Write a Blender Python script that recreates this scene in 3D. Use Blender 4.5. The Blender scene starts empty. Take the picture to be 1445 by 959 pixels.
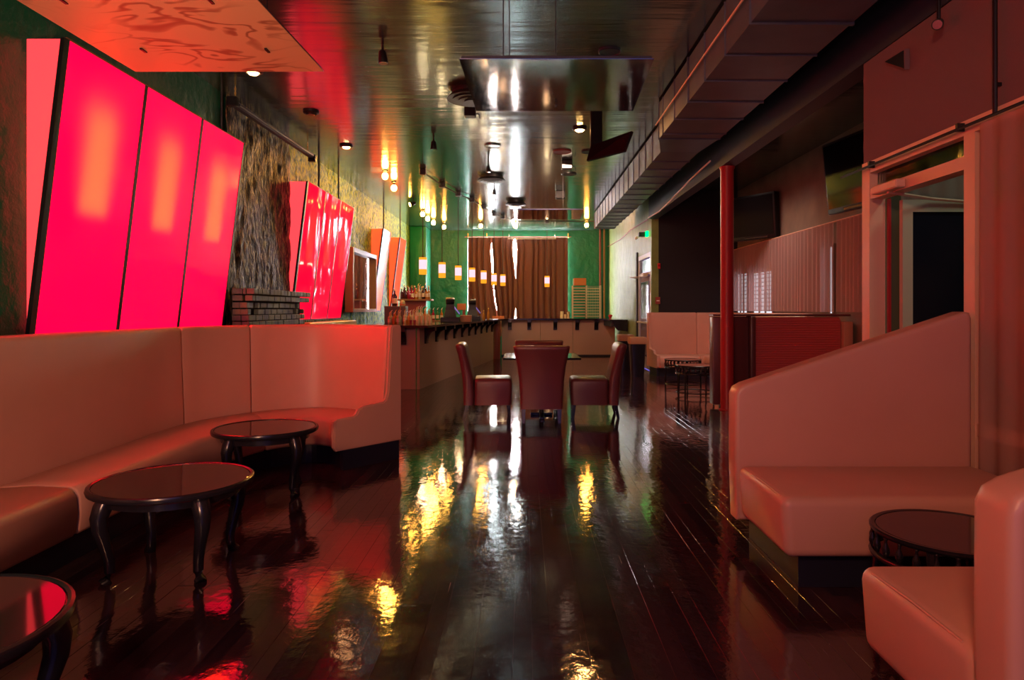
import bpy, bmesh, math, random
from mathutils import Vector, Matrix, noise
random.seed(7)
PI = math.pi
scene = bpy.context.scene
COL = scene.collection

# ------------------------------------------------------------------ camera
cam_d = bpy.data.cameras.new('camera')
cam = bpy.data.objects.new('camera', cam_d); COL.objects.link(cam)
cam.location = (0, 0, 1.36); cam.rotation_euler = (PI / 2, 0, 0)
cam_d.sensor_width = 36; cam_d.lens = 36 * 963 / 1445
cam_d.shift_x = -0.0121; cam_d.shift_y = -0.0301
cam_d.clip_start = 0.05
scene.camera = cam

# ------------------------------------------------------------------ world (dusk outside the street windows)
world = bpy.data.worlds.new('world'); scene.world = world
world.use_nodes = True
world.node_tree.nodes['Background'].inputs[0].default_value = (0.15, 0.11, 0.50, 1)
world.node_tree.nodes['Background'].inputs[1].default_value = 2.3

# ------------------------------------------------------------------ added fill lights
def area(name, loc, target, sx, sy, power, color, spread=PI):
    d = bpy.data.lights.new(name, 'AREA'); d.shape = 'RECTANGLE'; d.size = sx; d.size_y = sy
    d.energy = power; d.color = color; d.spread = spread
    o = bpy.data.objects.new(name, d); COL.objects.link(o); o.location = loc
    o.rotation_euler = (Vector(target) - Vector(loc)).to_track_quat('-Z', 'Y').to_euler()
    return o
# unseen fills added behind and beside the camera to light the seating
area('warm_seating_fill', (-0.9, -1.6, 3.4), (1.9, 3.0, 0.7), 0.5, 0.5, 102, (1.0, 0.42, 0.23))
area('amber_upward_fill', (-1.5, 0.2, 1.0), (-2.0, 4.2, 3.0), 0.4, 0.4, 44, (1.0, 0.46, 0.24), 2.0)  # added upward fill for the plywood underside and banquette, no fitting
area('red_seating_fill', (-2.9, -1.0, 2.4), (2.6, 3.2, 1.4), 1.0, 1.6, 18, (1.0, 0.05, 0.09))  # added red fill, stands in for a further light box out of view

# unseen fill added to brighten the alcove wall and voile curtains
area('alcove_fill', (3.4, 11.6, 3.8), (3.4, 11.6, 0), 1.2, 1.8, 30, (1.0, 0.72, 0.56), 2.0)
area('mid_room_fill', (0.5, 11.5, 3.80), (0.1, 18.5, 0.3), 0.6, 0.6, 70, (1.0, 0.60, 0.40), 1.9)  # unseen fill added to brighten the bar front panels
area('lobby_fill', (3.7, 4.0, 3.6), (3.7, 4.0, 0), 0.3, 0.6, 9, (0.75, 1.0, 0.7))  # greenish fill added to lift the lobby behind the door

# ------------------------------------------------------------------ exposure
scene.view_settings.view_transform = 'Standard'
scene.view_settings.look = 'None'
scene.view_settings.exposure = 0.0
scene.view_settings.gamma = 1.0
scene.view_settings.use_curve_mapping = False
scene.cycles.use_denoising = True
scene.cycles.max_bounces = 9
scene.cycles.diffuse_bounces = 4
scene.cycles.glossy_bounces = 6
scene.cycles.transmission_bounces = 6
scene.cycles.transparent_max_bounces = 12
scene.cycles.sample_clamp_indirect = 40
scene.cycles.caustics_reflective = True
scene.cycles.caustics_refractive = False

# ------------------------------------------------------------------ helpers
ORG = {}
def obj(name, bm, m=None, parent=None, smooth=False, sharp=0.6, kind=None, label=None):
    """links a bmesh (world or thing coordinates) as ONE mesh object"""
    o_ = ORG.get(parent.name) if parent else None
    if o_ is not None:
        bmesh.ops.translate(bm, verts=bm.verts, vec=-o_)
    me = bpy.data.meshes.new(name); bm.to_mesh(me); bm.free()
    if smooth:
        me.polygons.foreach_set('use_smooth', [True] * len(me.polygons))
        me.set_sharp_from_angle(angle=sharp)
    if m: me.materials.append(m)
    o = bpy.data.objects.new(name, me); COL.objects.link(o)
    if parent: o.parent = parent; ORG[o.name] = ORG[parent.name]
    else: ORG[o.name] = Vector((0, 0, 0))
    if kind: o['kind'] = kind
    if label: o['label'] = label
    return o
def thing(name, label, cat, loc=(0, 0, 0), group=None):
    o = bpy.data.objects.new(name, None); COL.objects.link(o)
    o.empty_display_size = 0.1; o.location = loc; ORG[o.name] = Vector(loc)
    o['label'] = label; o['category'] = cat
    if group: o['group'] = group
    return o
def tag(o, label, cat, group=None):
    o['label'] = label; o['category'] = cat
    if group: o['group'] = group
    return o
def dup(root, loc, rz=0.0, label=None, sx=1.0):
    r = root.copy(); COL.objects.link(r); r.location = loc; r.rotation_euler = (0, 0, rz)
    if label: r['label'] = label
    def rec(src, dst):
        for ch in [c for c in src.children]:
            c = ch.copy(); COL.objects.link(c); c.parent = dst; rec(ch, c)
    rec(root, r)
    return r
def B(): return bmesh.new()
def box(bm, x0, x1, y0, y1, z0, z1, bev=0.0, seg=1):
    r = bmesh.ops.create_cube(bm, size=1.0)
    vs = r['verts']
    for v in vs:
        v.co = Vector((x0 if v.co.x < 0 else x1, y0 if v.co.y < 0 else y1, z0 if v.co.z < 0 else z1))
    if bev > 0:
        es = list({e for v in vs for e in v.link_edges})
        bmesh.ops.bevel(bm, geom=es, offset=bev, segments=seg, affect='EDGES', profile=0.5)
    return vs
def obox(bm, c, ax, ay, az, bev=0.0, seg=1):
    """oriented box: centre c and three half-axis vectors"""
    c = Vector(c); ax = Vector(ax); ay = Vector(ay); az = Vector(az)
    r = bmesh.ops.create_cube(bm, size=2.0); vs = r['verts']
    if bev > 0:
        la, lb, lc = ax.length, ay.length, az.length
        for v in vs: v.co = Vector((v.co.x * la, v.co.y * lb, v.co.z * lc))
        es = list({e for v in vs for e in v.link_edges})
        g = bmesh.ops.bevel(bm, geom=es, offset=bev, segments=seg, affect='EDGES', profile=0.5)
        vs = list({v for f in g['faces'] for v in f.verts})
        a, b, d = ax / la, ay / lb, az / lc
        for v in vs: v.co = c + a * v.co.x + b * v.co.y + d * v.co.z
    else:
        for v in vs: v.co = c + ax * v.co.x + ay * v.co.y + az * v.co.z
    return vs
def prism(bm, poly, z0, z1):
    lo = [bm.verts.new((p[0], p[1], z0)) for p in poly]
    hi = [bm.verts.new((p[0], p[1], z1)) for p in poly]
    n = len(poly)
    for i in range(n):
        bm.faces.new((lo[i], lo[(i + 1) % n], hi[(i + 1) % n], hi[i]))
    bm.faces.new(hi); bm.faces.new(lo[::-1])
    bmesh.ops.recalc_face_normals(bm, faces=bm.faces)
def extrude_poly(bm, pts, vec):
    """a planar outline (3D points) given thickness along vec"""
    vec = Vector(vec)
    a = [bm.verts.new(p) for p in pts]; b = [bm.verts.new(Vector(p) + vec) for p in pts]
    n = len(pts)
    for i in range(n): bm.faces.new((a[i], a[(i + 1) % n], b[(i + 1) % n], b[i]))
    bm.faces.new(a[::-1]); bm.faces.new(b)
    bmesh.ops.recalc_face_normals(bm, faces=bm.faces)
def loft(bm, rings, closed=True, caps=True):
    vr = [[bm.verts.new(p) for p in r] for r in rings]
    n = len(rings[0])
    for i in range(len(vr) - 1):
        for j in range(n if closed else n - 1):
            k = (j + 1) % n
            bm.faces.new((vr[i][j], vr[i][k], vr[i + 1][k], vr[i + 1][j]))
    if caps and closed:
        bm.faces.new(vr[0][::-1]); bm.faces.new(vr[-1])
    bmesh.ops.recalc_face_normals(bm, faces=bm.faces)
def tube(bm, pts, r, seg=8, caps=True):
    pts = [Vector(p) for p in pts]
    rs = r if isinstance(r, (list, tuple)) else [r] * len(pts)
    rings = []
    for i, p in enumerate(pts):
        t = (pts[min(i + 1, len(pts) - 1)] - pts[max(i - 1, 0)]).normalized()
        u = t.cross(Vector((0, 0, 1)) if abs(t.z) < 0.9 else Vector((0, 1, 0))).normalized()
        w = t.cross(u)
        rings.append([p + (u * math.cos(2 * PI * k / seg) + w * math.sin(2 * PI * k / seg)) * rs[i] for k in range(seg)])
    loft(bm, rings, True, caps)
def lathe(bm, prof, c=(0, 0, 0), seg=20):
    c = Vector(c); rings = []
    for r, z in prof:
        rings.append([c + Vector((max(r, 1e-4) * math.cos(2 * PI * k / seg), max(r, 1e-4) * math.sin(2 * PI * k / seg), z)) for k in range(seg)])
    loft(bm, rings, True, True)
def cyl(bm, c, r, z0, z1, seg=20): lathe(bm, [(r, z0), (r, z1)], (c[0], c[1], 0), seg)
def ring(bm, c, R, r, seg=32, s2=8):
    """torus lying flat"""
    c = Vector(c); rings = []
    for i in range(seg + 1):
        a = 2 * PI * i / seg
        rings.append([c + Vector(((R + r * math.cos(2 * PI * k / s2)) * math.cos(a), (R + r * math.cos(2 * PI * k / s2)) * math.sin(a), r * math.sin(2 * PI * k / s2))) for k in range(s2)])
    loft(bm, rings, True, False)
    bmesh.ops.remove_doubles(bm, verts=bm.verts, dist=1e-5)
def sheet(bm, f, nu, nv, thick=None):
    """surface of points f(u,v), u,v in 0..1"""
    g = [[bm.verts.new(f(i / nu, j / nv)) for i in range(nu + 1)] for j in range(nv + 1)]
    for j in range(nv):
        for i in range(nu):
            bm.faces.new((g[j][i], g[j][i + 1], g[j + 1][i + 1], g[j + 1][i]))
def ball(bm, c, r, sub=2, sz=1.0):
    vs = bmesh.ops.create_icosphere(bm, subdivisions=sub, radius=r)['verts']
    for v in vs: v.co = Vector(c) + Vector((v.co.x, v.co.y, v.co.z * sz))
def rrect(hw, y0, y1, r, n=4):
    """rounded rectangle outline in x,y"""
    out = []
    r = min(r, hw * 0.99, (y1 - y0) * 0.49)
    for cx, cy, a0 in ((hw - r, y1 - r, 0), (-hw + r, y1 - r, PI / 2), (-hw + r, y0 + r, PI), (hw - r, y0 + r, 1.5 * PI)):
        for k in range(n + 1):
            a = a0 + PI / 2 * k / n
            out.append((cx + r * math.cos(a), cy + r * math.sin(a)))
    return out

# ------------------------------------------------------------------ materials
MATS = {}
def nodes(m):
    nt = m.node_tree
    return nt, nt.nodes, nt.links, nt.nodes['Principled BSDF']
def mat(name, col, rough=0.5, metal=0.0, spec=0.5, coat=0.0, bump=None, vary=None, emit=None, estr=0.0, ior=None):
    """bump=(scale, strength, stretch xyz); vary=(scale, second colour, lo, hi, stretch)"""
    m = bpy.data.materials.new(name); m.use_nodes = True
    nt, N, L, P = nodes(m)
    P.inputs['Base Color'].default_value = (*col, 1)
    P.inputs['Roughness'].default_value = rough
    P.inputs['Metallic'].default_value = metal
    P.inputs['Specular IOR Level'].default_value = spec
    P.inputs['Coat Weight'].default_value = coat
    if ior: P.inputs['IOR'].default_value = ior
    if emit:
        P.inputs['Emission Color'].default_value = (*emit, 1); P.inputs['Emission Strength'].default_value = estr
    if bump or vary:
        g = N.new('ShaderNodeNewGeometry')
    def tex(scale, stretch, detail=4, rough_=0.55):
        mp = N.new('ShaderNodeMapping'); mp.inputs['Scale'].default_value = stretch
        L.new(g.outputs['Position'], mp.inputs['Vector'])
        t = N.new('ShaderNodeTexNoise'); t.inputs['Scale'].default_value = scale; t.inputs['Detail'].default_value = detail
        t.inputs['Roughness'].default_value = rough_
        L.new(mp.outputs[0], t.inputs['Vector']); return t
    if bump:
        t = tex(bump[0], bump[2] if len(bump) > 2 else (1, 1, 1))
        b = N.new('ShaderNodeBump'); b.inputs['Strength'].default_value = bump[1]; b.inputs['Distance'].default_value = bump[3] if len(bump) > 3 else 0.02
        L.new(t.outputs['Fac'], b.inputs['Height']); L.new(b.outputs[0], P.inputs['Normal'])
    if vary:
        t = tex(vary[0], vary[4] if len(vary) > 4 else (1, 1, 1), 6)
        r = N.new('ShaderNodeValToRGB')
        r.color_ramp.elements[0].position = vary[2]; r.color_ramp.elements[0].color = (*col, 1)
        r.color_ramp.elements[1].position = vary[3]; r.color_ramp.elements[1].color = (*vary[1], 1)
        L.new(t.outputs['Fac'], r.inputs[0]); L.new(r.outputs[0], P.inputs['Base Color'])
    MATS[name] = m
    return m
def emis(name, col, strength):
    m = bpy.data.materials.new(name); m.use_nodes = True
    nt = m.node_tree; nt.nodes.clear()
    e = nt.nodes.new('ShaderNodeEmission'); o = nt.nodes.new('ShaderNodeOutputMaterial')
    e.inputs[0].default_value = (*col, 1); e.inputs[1].default_value = strength
    nt.links.new(e.outputs[0], o.inputs[0]); return m
def sheer(name, col, trans, warm=0.5):
    """thin voile: part clear, part cloth that lets light through"""
    m = bpy.data.materials.new(name); m.use_nodes = True
    nt = m.node_tree; nt.nodes.clear(); N = nt.nodes; L = nt.links
    o = N.new('ShaderNodeOutputMaterial'); t = N.new('ShaderNodeBsdfTransparent'); d = N.new('ShaderNodeBsdfDiffuse'); tl = N.new('ShaderNodeBsdfTranslucent')
    m1 = N.new('ShaderNodeMixShader'); m2 = N.new('ShaderNodeMixShader')
    d.inputs[0].default_value = (*col, 1); tl.inputs[0].default_value = (*col, 1)
    m1.inputs[0].default_value = warm; m2.inputs[0].default_value = trans
    L.new(d.outputs[0], m1.inputs[1]); L.new(tl.outputs[0], m1.inputs[2])
    L.new(m1.outputs[0], m2.inputs[1]); L.new(t.outputs[0], m2.inputs[2]); L.new(m2.outputs[0], o.inputs[0])
    return m
def glass_sheet(name, tint, gloss=0.12):
    m = bpy.data.materials.new(name); m.use_nodes = True
    nt = m.node_tree; nt.nodes.clear(); N = nt.nodes; L = nt.links
    o = N.new('ShaderNodeOutputMaterial'); t = N.new('ShaderNodeBsdfTransparent'); g = N.new('ShaderNodeBsdfGlossy'); f = N.new('ShaderNodeFresnel'); mx = N.new('ShaderNodeMixShader')
    t.inputs[0].default_value = (*tint, 1); g.inputs['Roughness'].default_value = 0.02; f.inputs[0].default_value = 1.5
    L.new(f.outputs[0], mx.inputs[0]); L.new(t.outputs[0], mx.inputs[1]); L.new(g.outputs[0], mx.inputs[2]); L.new(mx.outputs[0], o.inputs[0])
    return m
def lightbox_mat(name, trans, emit, estr, wrinkle=0.0):
    """coloured acrylic: lets the lamp behind through, glows from the box, glossy skin"""
    m = bpy.data.materials.new(name); m.use_nodes = True
    nt = m.node_tree; nt.nodes.clear(); N = nt.nodes; L = nt.links
    o = N.new('ShaderNodeOutputMaterial'); tl = N.new('ShaderNodeBsdfTranslucent'); e = N.new('ShaderNodeEmission'); a = N.new('ShaderNodeAddShader')
    g = N.new('ShaderNodeBsdfGlossy'); f = N.new('ShaderNodeFresnel'); mx = N.new('ShaderNodeMixShader')
    tl.inputs[0].default_value = (*trans, 1); e.inputs[0].default_value = (*emit, 1); e.inputs[1].default_value = estr
    g.inputs['Roughness'].default_value = 0.12; f.inputs[0].default_value = 1.27
    L.new(tl.outputs[0], a.inputs[0]); L.new(e.outputs[0], a.inputs[1])
    L.new(f.outputs[0], mx.inputs[0]); L.new(a.outputs[0], mx.inputs[1]); L.new(g.outputs[0], mx.inputs[2]); L.new(mx.outputs[0], o.inputs[0])
    if wrinkle:
        fm = N.new('ShaderNodeMath'); fm.operation = 'MULTIPLY'; fm.inputs[1].default_value = 0.3; L.new(f.outputs[0], fm.inputs[0]); L.new(fm.outputs[0], mx.inputs[0]); f.inputs[0].default_value = 1.4
        geo = N.new('ShaderNodeNewGeometry'); mp = N.new('ShaderNodeMapping'); mp.inputs['Scale'].default_value = (1, 1.0, 0.28)
        n = N.new('ShaderNodeTexNoise'); n.noise_type = 'RIDGED_MULTIFRACTAL'; n.inputs['Scale'].default_value = 1.6; n.inputs['Detail'].default_value = 2; n.inputs['Distortion'].default_value = 0.5
        b = N.new('ShaderNodeBump'); b.inputs['Strength'].default_value = wrinkle; b.inputs['Distance'].default_value = 0.06
        L.new(geo.outputs['Position'], mp.inputs[0]); L.new(mp.outputs[0], n.inputs['Vector']); L.new(n.outputs['Fac'], b.inputs['Height'])
        L.new(b.outputs[0], g.inputs['Normal']); L.new(b.outputs[0], f.inputs['Normal'])
        g.inputs['Roughness'].default_value = 0.05
    return m

# floor boards
def floor_mat():
    m = mat('floor_boards', (0.06, 0.025, 0.016), 0.16, 0, 0.8, ior=1.62)
    nt, N, L, P = nodes(m)
    geo = N.new('ShaderNodeNewGeometry'); oi = N.new('ShaderNodeObjectInfo')
    ad = N.new('ShaderNodeMath'); ad.operation = 'ADD'; L.new(geo.outputs['Random Per Island'], ad.inputs[0]); L.new(oi.outputs['Random'], ad.inputs[1])
    fr = N.new('ShaderNodeMath'); fr.operation = 'FRACT'; L.new(ad.outputs[0], fr.inputs[0])
    mp = N.new('ShaderNodeMapping'); mp.inputs['Scale'].default_value = (28, 1.6, 1); L.new(geo.outputs['Position'], mp.inputs[0])
    wn = N.new('ShaderNodeTexNoise'); wn.inputs['Scale'].default_value = 2.0; wn.inputs['Detail'].default_value = 6; L.new(mp.outputs[0], wn.inputs['Vector'])
    m1 = N.new('ShaderNodeMath'); m1.operation = 'MULTIPLY_ADD'; m1.inputs[1].default_value = 0.6; m1.inputs[2].default_value = 0.0
    L.new(wn.outputs['Fac'], m1.inputs[0])
    m2 = N.new('ShaderNodeMath'); m2.operation = 'MULTIPLY_ADD'; m2.inputs[1].default_value = 0.4; L.new(fr.outputs[0], m2.inputs[0]); L.new(m1.outputs[0], m2.inputs[2])
    r = N.new('ShaderNodeValToRGB'); r.color_ramp.elements[0].position = 0.25; r.color_ramp.elements[0].color = (0.014, 0.005, 0.012, 1)
    r.color_ramp.elements[1].position = 0.8; r.color_ramp.elements[1].color = (0.050, 0.020, 0.026, 1)
    L.new(m2.outputs[0], r.inputs[0])
    # scratches in the varnish
    mp2 = N.new('ShaderNodeMapping'); mp2.inputs['Rotation'].default_value = (0, 0, 0.5); mp2.inputs['Scale'].default_value = (30, 0.7, 1); L.new(geo.outputs['Position'], mp2.inputs[0])
    sn = N.new('ShaderNodeTexNoise'); sn.inputs['Scale'].default_value = 3.0; sn.inputs['Detail'].default_value = 2; L.new(mp2.outputs[0], sn.inputs['Vector'])
    sr = N.new('ShaderNodeValToRGB'); sr.color_ramp.elements[0].position = 0.735; sr.color_ramp.elements[0].color = (0, 0, 0, 1); sr.color_ramp.elements[1].position = 0.76; sr.color_ramp.elements[1].color = (1, 1, 1, 1)
    L.new(sn.outputs['Fac'], sr.inputs[0])
    mx = N.new('ShaderNodeMix'); mx.data_type = 'RGBA'; mx.inputs[7].default_value = (0.16, 0.10, 0.09, 1); L.new(sr.outputs[0], mx.inputs[0]); L.new(r.outputs[0], mx.inputs[6])
    L.new(mx.outputs[2], P.inputs['Base Color'])
    rn = N.new('ShaderNodeTexNoise'); rn.inputs['Scale'].default_value = 3.5; rn.inputs['Detail'].default_value = 5; L.new(geo.outputs['Position'], rn.inputs['Vector'])
    rr = N.new('ShaderNodeMapRange'); rr.inputs[1].default_value = 0.3; rr.inputs[2].default_value = 0.7; rr.inputs[3].default_value = 0.035; rr.inputs[4].default_value = 0.11
    L.new(rn.outputs['Fac'], rr.inputs[0]); L.new(rr.outputs[0], P.inputs['Roughness'])
    b1 = N.new('ShaderNodeTexNoise'); b1.inputs['Scale'].default_value = 16; b1.inputs['Detail'].default_value = 5; L.new(geo.outputs['Position'], b1.inputs['Vector'])
    bp = N.new('ShaderNodeBump'); bp.inputs['Strength'].default_value = 0.10; bp.inputs['Distance'].default_value = 0.012
    L.new(b1.outputs['Fac'], bp.inputs['Height']); L.new(bp.outputs[0], P.inputs['Normal'])
    return m
M = {}
M['floor'] = floor_mat()
M['subfloor'] = mat('dark_subfloor', (0.012, 0.007, 0.006), 0.6)
M['ceiling'] = mat('gloss_ceiling', (0.23, 0.35, 0.33), 0.17, 0.9, 0.6, bump=(1.3, 0.30, (0.35, 3.0, 1), 0.03))
M['green'] = mat('green_plaster', (0.001, 0.155, 0.072), 0.42, 0, 0.4, bump=(7, 0.55, (1, 1, 1), 0.05))
M['yellowwall'] = mat('ochre_plaster', (0.14, 0.20, 0.05), 0.45, 0, 0.4, bump=(9, 0.4, (1, 1, 1), 0.04), vary=(3, (0.20, 0.26, 0.08), 0.35, 0.7))
M['greywall'] = mat('taupe_plaster', (0.20, 0.15, 0.13), 0.75, 0, 0.3, bump=(40, 0.15, (1, 1, 1), 0.01), vary=(2.2, (0.26, 0.20, 0.16), 0.35, 0.7))
M['maroonwall'] = mat('rough_maroon_wall', (0.20, 0.12, 0.13), 0.85, 0, 0.2, bump=(120, 0.4, (1, 1, 1), 0.01))
M['darkwall'] = mat('near_black_wall', (0.018, 0.015, 0.02), 0.7, 0, 0.3)
M['vinyl'] = mat('cream_vinyl', (0.57, 0.29, 0.225), 0.40, 0, 0.5, bump=(160, 0.06, (1, 1, 1), 0.01), vary=(2.0, (0.61, 0.32, 0.25), 0.3, 0.7))
M['vinyl_red'] = mat('oxblood_vinyl', (0.13, 0.035, 0.045), 0.36, 0, 0.5, bump=(90, 0.06, (1, 1, 1), 0.01))
M['vinyl_ribbed'] = mat('ribbed_red_vinyl', (0.60, 0.11, 0.13), 0.25, 0, 0.6)
M['plinth'] = mat('black_plinth', (0.008, 0.009, 0.026), 0.5)
M['black'] = mat('black_lacquer', (0.010, 0.010, 0.016), 0.22, 0, 0.5)
M['blackmetal'] = mat('black_metal', (0.012, 0.012, 0.015), 0.4, 0.3)
M['tableglass'] = mat('dark_table_glass', (0.03, 0.012, 0.018), 0.06, 0, 0.9)
M['duct'] = mat('dull_galvanised_steel', (0.16, 0.17, 0.23), 0.42, 0.6, 0.5, vary=(3, (0.12, 0.13, 0.18), 0.35, 0.7))
M['beam'] = mat('dark_painted_steel', (0.014, 0.015, 0.040), 0.5)
M['column'] = mat('red_painted_steel', (0.42, 0.03, 0.04), 0.35)
M['frame'] = mat('pale_painted_frame', (0.75, 0.45, 0.34), 0.45)
M['doorwhite'] = mat('pale_door_paint', (0.45, 0.45, 0.36), 0.5)
M['darkglass'] = mat('dark_door_glass', (0.006, 0.008, 0.02), 0.06, 0, 0.5)
M['curtain'] = mat('brown_curtain', (0.18, 0.082, 0.066), 0.85, 0, 0.15)
M['barpanel'] = mat('tan_bar_panel', (0.48, 0.31, 0.24), 0.5, bump=(30, 0.08))
M['bartop'] = mat('black_bar_top', (0.010, 0.010, 0.014), 0.12, 0, 0.6)
M['post'] = mat('maroon_post', (0.25, 0.05, 0.04), 0.45)
M['brick'] = mat('painted_brick', (0.20, 0.28, 0.17), 0.55, 0, 0.4, bump=(45, 0.3), vary=(5, (0.10, 0.16, 0.20), 0.35, 0.65))
M['mortar'] = mat('dark_mortar', (0.012, 0.014, 0.016), 0.9)
M['white'] = mat('white_trim', (0.7, 0.68, 0.62), 0.5)
M['wood'] = mat('warm_shelf_wood', (0.30, 0.15, 0.06), 0.5)
M['box'] = mat('orange_cardboard', (0.55, 0.19, 0.06), 0.7)
M['greybox'] = mat('grey_panel', (0.07, 0.075, 0.07), 0.5)
M['cream'] = mat('cream_wire', (0.55, 0.46, 0.28), 0.4)
M['chrome'] = mat('chrome', (0.7, 0.7, 0.72), 0.15, 1.0)
M['screen_dull'] = mat('dull_black_screen', (0.004, 0.004, 0.006), 0.5, 0, 0.1)
M['screen'] = mat('black_screen', (0.004, 0.004, 0.006), 0.08, 0, 0.6)
M['redplastic'] = mat('red_plastic', (0.55, 0.02, 0.02), 0.4)
M['tan'] = mat('tan_bin_lid', (0.42, 0.23, 0.13), 0.5)
M['gold'] = mat('gold_label', (0.65, 0.45, 0.10), 0.35, 0.3)
M['bottle_dark'] = mat('dark_bottle_glass', (0.04, 0.006, 0.008), 0.08, 0, 0.7)
M['bottle_red'] = mat('red_bottle_glass', (0.30, 0.01, 0.03), 0.1, 0, 0.7)
M['bottle_green'] = mat('green_bottle_glass', (0.03, 0.16, 0.04), 0.1, 0, 0.7)
M['bottle_clear'] = mat('clear_bottle_glass', (0.45, 0.46, 0.24), 0.08, 0, 0.7)
M['bottle_amber'] = mat('amber_bottle_glass', (0.42, 0.17, 0.02), 0.1, 0, 0.7)
M['label'] = mat('bottle_label', (0.70, 0.62, 0.40), 0.6)
M['sheer'] = sheer('mauve_voile', (0.74, 0.48, 0.48), 0.34)
M['sheer_red'] = sheer('rose_voile', (0.78, 0.47, 0.40), 0.22)
M['panelgloss'] = mat('varnished_panel', (0.52, 0.46, 0.40), 0.06, 1.0, 0.6, bump=(5, 0.03, (1, 1, 1), 0.02))
M['clearpane'] = glass_sheet('window_glass', (0.85, 0.9, 0.88))
M['daylight'] = emis('daylit_window_pane', (1.0, 0.92, 0.96), 150)
M['blindlight'] = emis('lit_blind_pane', (0.92, 0.92, 1.0), 1.0)
M['bulb'] = emis('lit_bulb', (1.0, 0.40, 0.06), 310)
M['downlight'] = emis('lit_downlight', (1.0, 0.50, 0.20), 28)
M['downlight_amber'] = emis('lit_amber_downlight', (1.0, 0.46, 0.14), 330)
M['shadewhite'] = emis('lit_frosted_glass', (1.0, 0.46, 0.52), 1.75)
M['shadeamber'] = emis('lit_amber_glass', (1.0, 0.36, 0.02), 1.2)
M['exit'] = emis('green_exit_lamp', (0.0, 1.0, 0.12), 4)
M['acrylic'] = lightbox_mat('red_acrylic', (0.95, 0.15, 0.02), (1.0, 0.0, 0.048), 1.6)
M['acrylic_film'] = lightbox_mat('red_acrylic_film', (0.95, 0.26, 0.03), (1.0, 0.0, 0.05), 0.8, 1.0)
M['acrylic_cheek'] = lightbox_mat('pink_acrylic', (0.95, 0.3, 0.1), (1.0, 0.07, 0.10), 0.95)
M['acrylic_orange'] = lightbox_mat('orange_acrylic', (0.95, 0.4, 0.1), (1.0, 0.10, 0.035), 0.9)
def ply_mat():
    m = mat('plywood', (0.5, 0.25, 0.14), 0.42, 0, 0.4)
    nt, N, L, P = nodes(m)
    geo = N.new('ShaderNodeNewGeometry'); mp = N.new('ShaderNodeMapping'); mp.inputs['Scale'].default_value = (1.0, 2.2, 1); L.new(geo.outputs['Position'], mp.inputs[0])
    n = N.new('ShaderNodeTexNoise'); n.inputs['Scale'].default_value = 1.7; n.inputs['Detail'].default_value = 2.5; n.inputs['Distortion'].default_value = 0.5; L.new(mp.outputs[0], n.inputs['Vector'])
    mu = N.new('ShaderNodeMath'); mu.operation = 'MULTIPLY'; mu.inputs[1].default_value = 44; L.new(n.outputs['Fac'], mu.inputs[0])
    sn = N.new('ShaderNodeMath'); sn.operation = 'SINE'; L.new(mu.outputs[0], sn.inputs[0])
    r = N.new('ShaderNodeValToRGB'); r.color_ramp.elements[0].position = 0.30; r.color_ramp.elements[0].color = (0.78, 0.46, 0.27, 1); r.color_ramp.elements[1].position = 0.98; r.color_ramp.elements[1].color = (0.40, 0.15, 0.08, 1)
    n2 = N.new('ShaderNodeTexNoise'); n2.inputs['Scale'].default_value = 1.3; n2.inputs['Detail'].default_value = 1; L.new(geo.outputs['Position'], n2.inputs['Vector'])
    mr = N.new('ShaderNodeMapRange'); mr.inputs[1].default_value = 0.36; mr.inputs[2].default_value = 0.56; L.new(n2.outputs['Fac'], mr.inputs[0])
    mm = N.new('ShaderNodeMath'); mm.operation = 'MULTIPLY'; L.new(sn.outputs[0], mm.inputs[0]); L.new(mr.outputs[0], mm.inputs[1])
    L.new(mm.outputs[0], r.inputs[0]); L.new(r.outputs[0], P.inputs['Base Color'])
    return m
M['ply'] = ply_mat()
def stucco_mat(name, base, fleck, lo, hi, scale, stretch):
    return mat(name, base, 0.5, 0, 0.4, bump=(scale, 0.9, stretch, 0.05), vary=(scale, fleck, lo, hi, stretch))
M['stucco'] = stucco_mat('green_gold_stucco', (0.012, 0.14, 0.055), (0.30, 0.50, 0.03), 0.40, 0.62, 20, (1, 1, 0.6))
M['rock'] = stucco_mat('flecked_dark_stone', (0.010, 0.012, 0.016), (0.40, 0.34, 0.15), 0.50, 0.66, 30, (1, 1, 0.30))
# ================================================================== THE SETTING
def struct(name, bm, m, parent=None, smooth=False, **k):
    return obj(name, bm, m, parent, smooth, kind=None if parent else 'structure', **k)
CZ = 3.88                                            # ceiling height
bm = B(); box(bm, -3.6, 4.7, -2.7, 22.3, -0.12, -0.014)
floor = struct('floor', bm, M['subfloor'])
def plank_mesh(L, w=0.0751, h=0.0138, c=0.0005):
    bm = B()
    lo = [bm.verts.new((x, y, -h)) for x, y in ((-w / 2, 0), (w / 2, 0), (w / 2, L), (-w / 2, L))]
    mi = [bm.verts.new((v.co.x, v.co.y, -c)) for v in lo]
    hi = [bm.verts.new((x, y, 0)) for x, y in ((-w / 2 + c, c), (w / 2 - c, c), (w / 2 - c, L - c), (-w / 2 + c, L - c))]
    for a, b in ((lo, mi), (mi, hi)):
        for i in range(4): bm.faces.new((a[i], a[(i + 1) % 4], b[(i + 1) % 4], b[i]))
    bm.faces.new(hi)
    return bm
LENS = (0.9, 1.3, 1.7, 2.1)
PM = []
for L_ in LENS:
    me = bpy.data.meshes.new('plank'); b_ = plank_mesh(L_); b_.to_mesh(me); b_.free(); me.materials.append(M['floor']); PM.append(me)
rest = B()
rp = random.Random(3)
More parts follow.
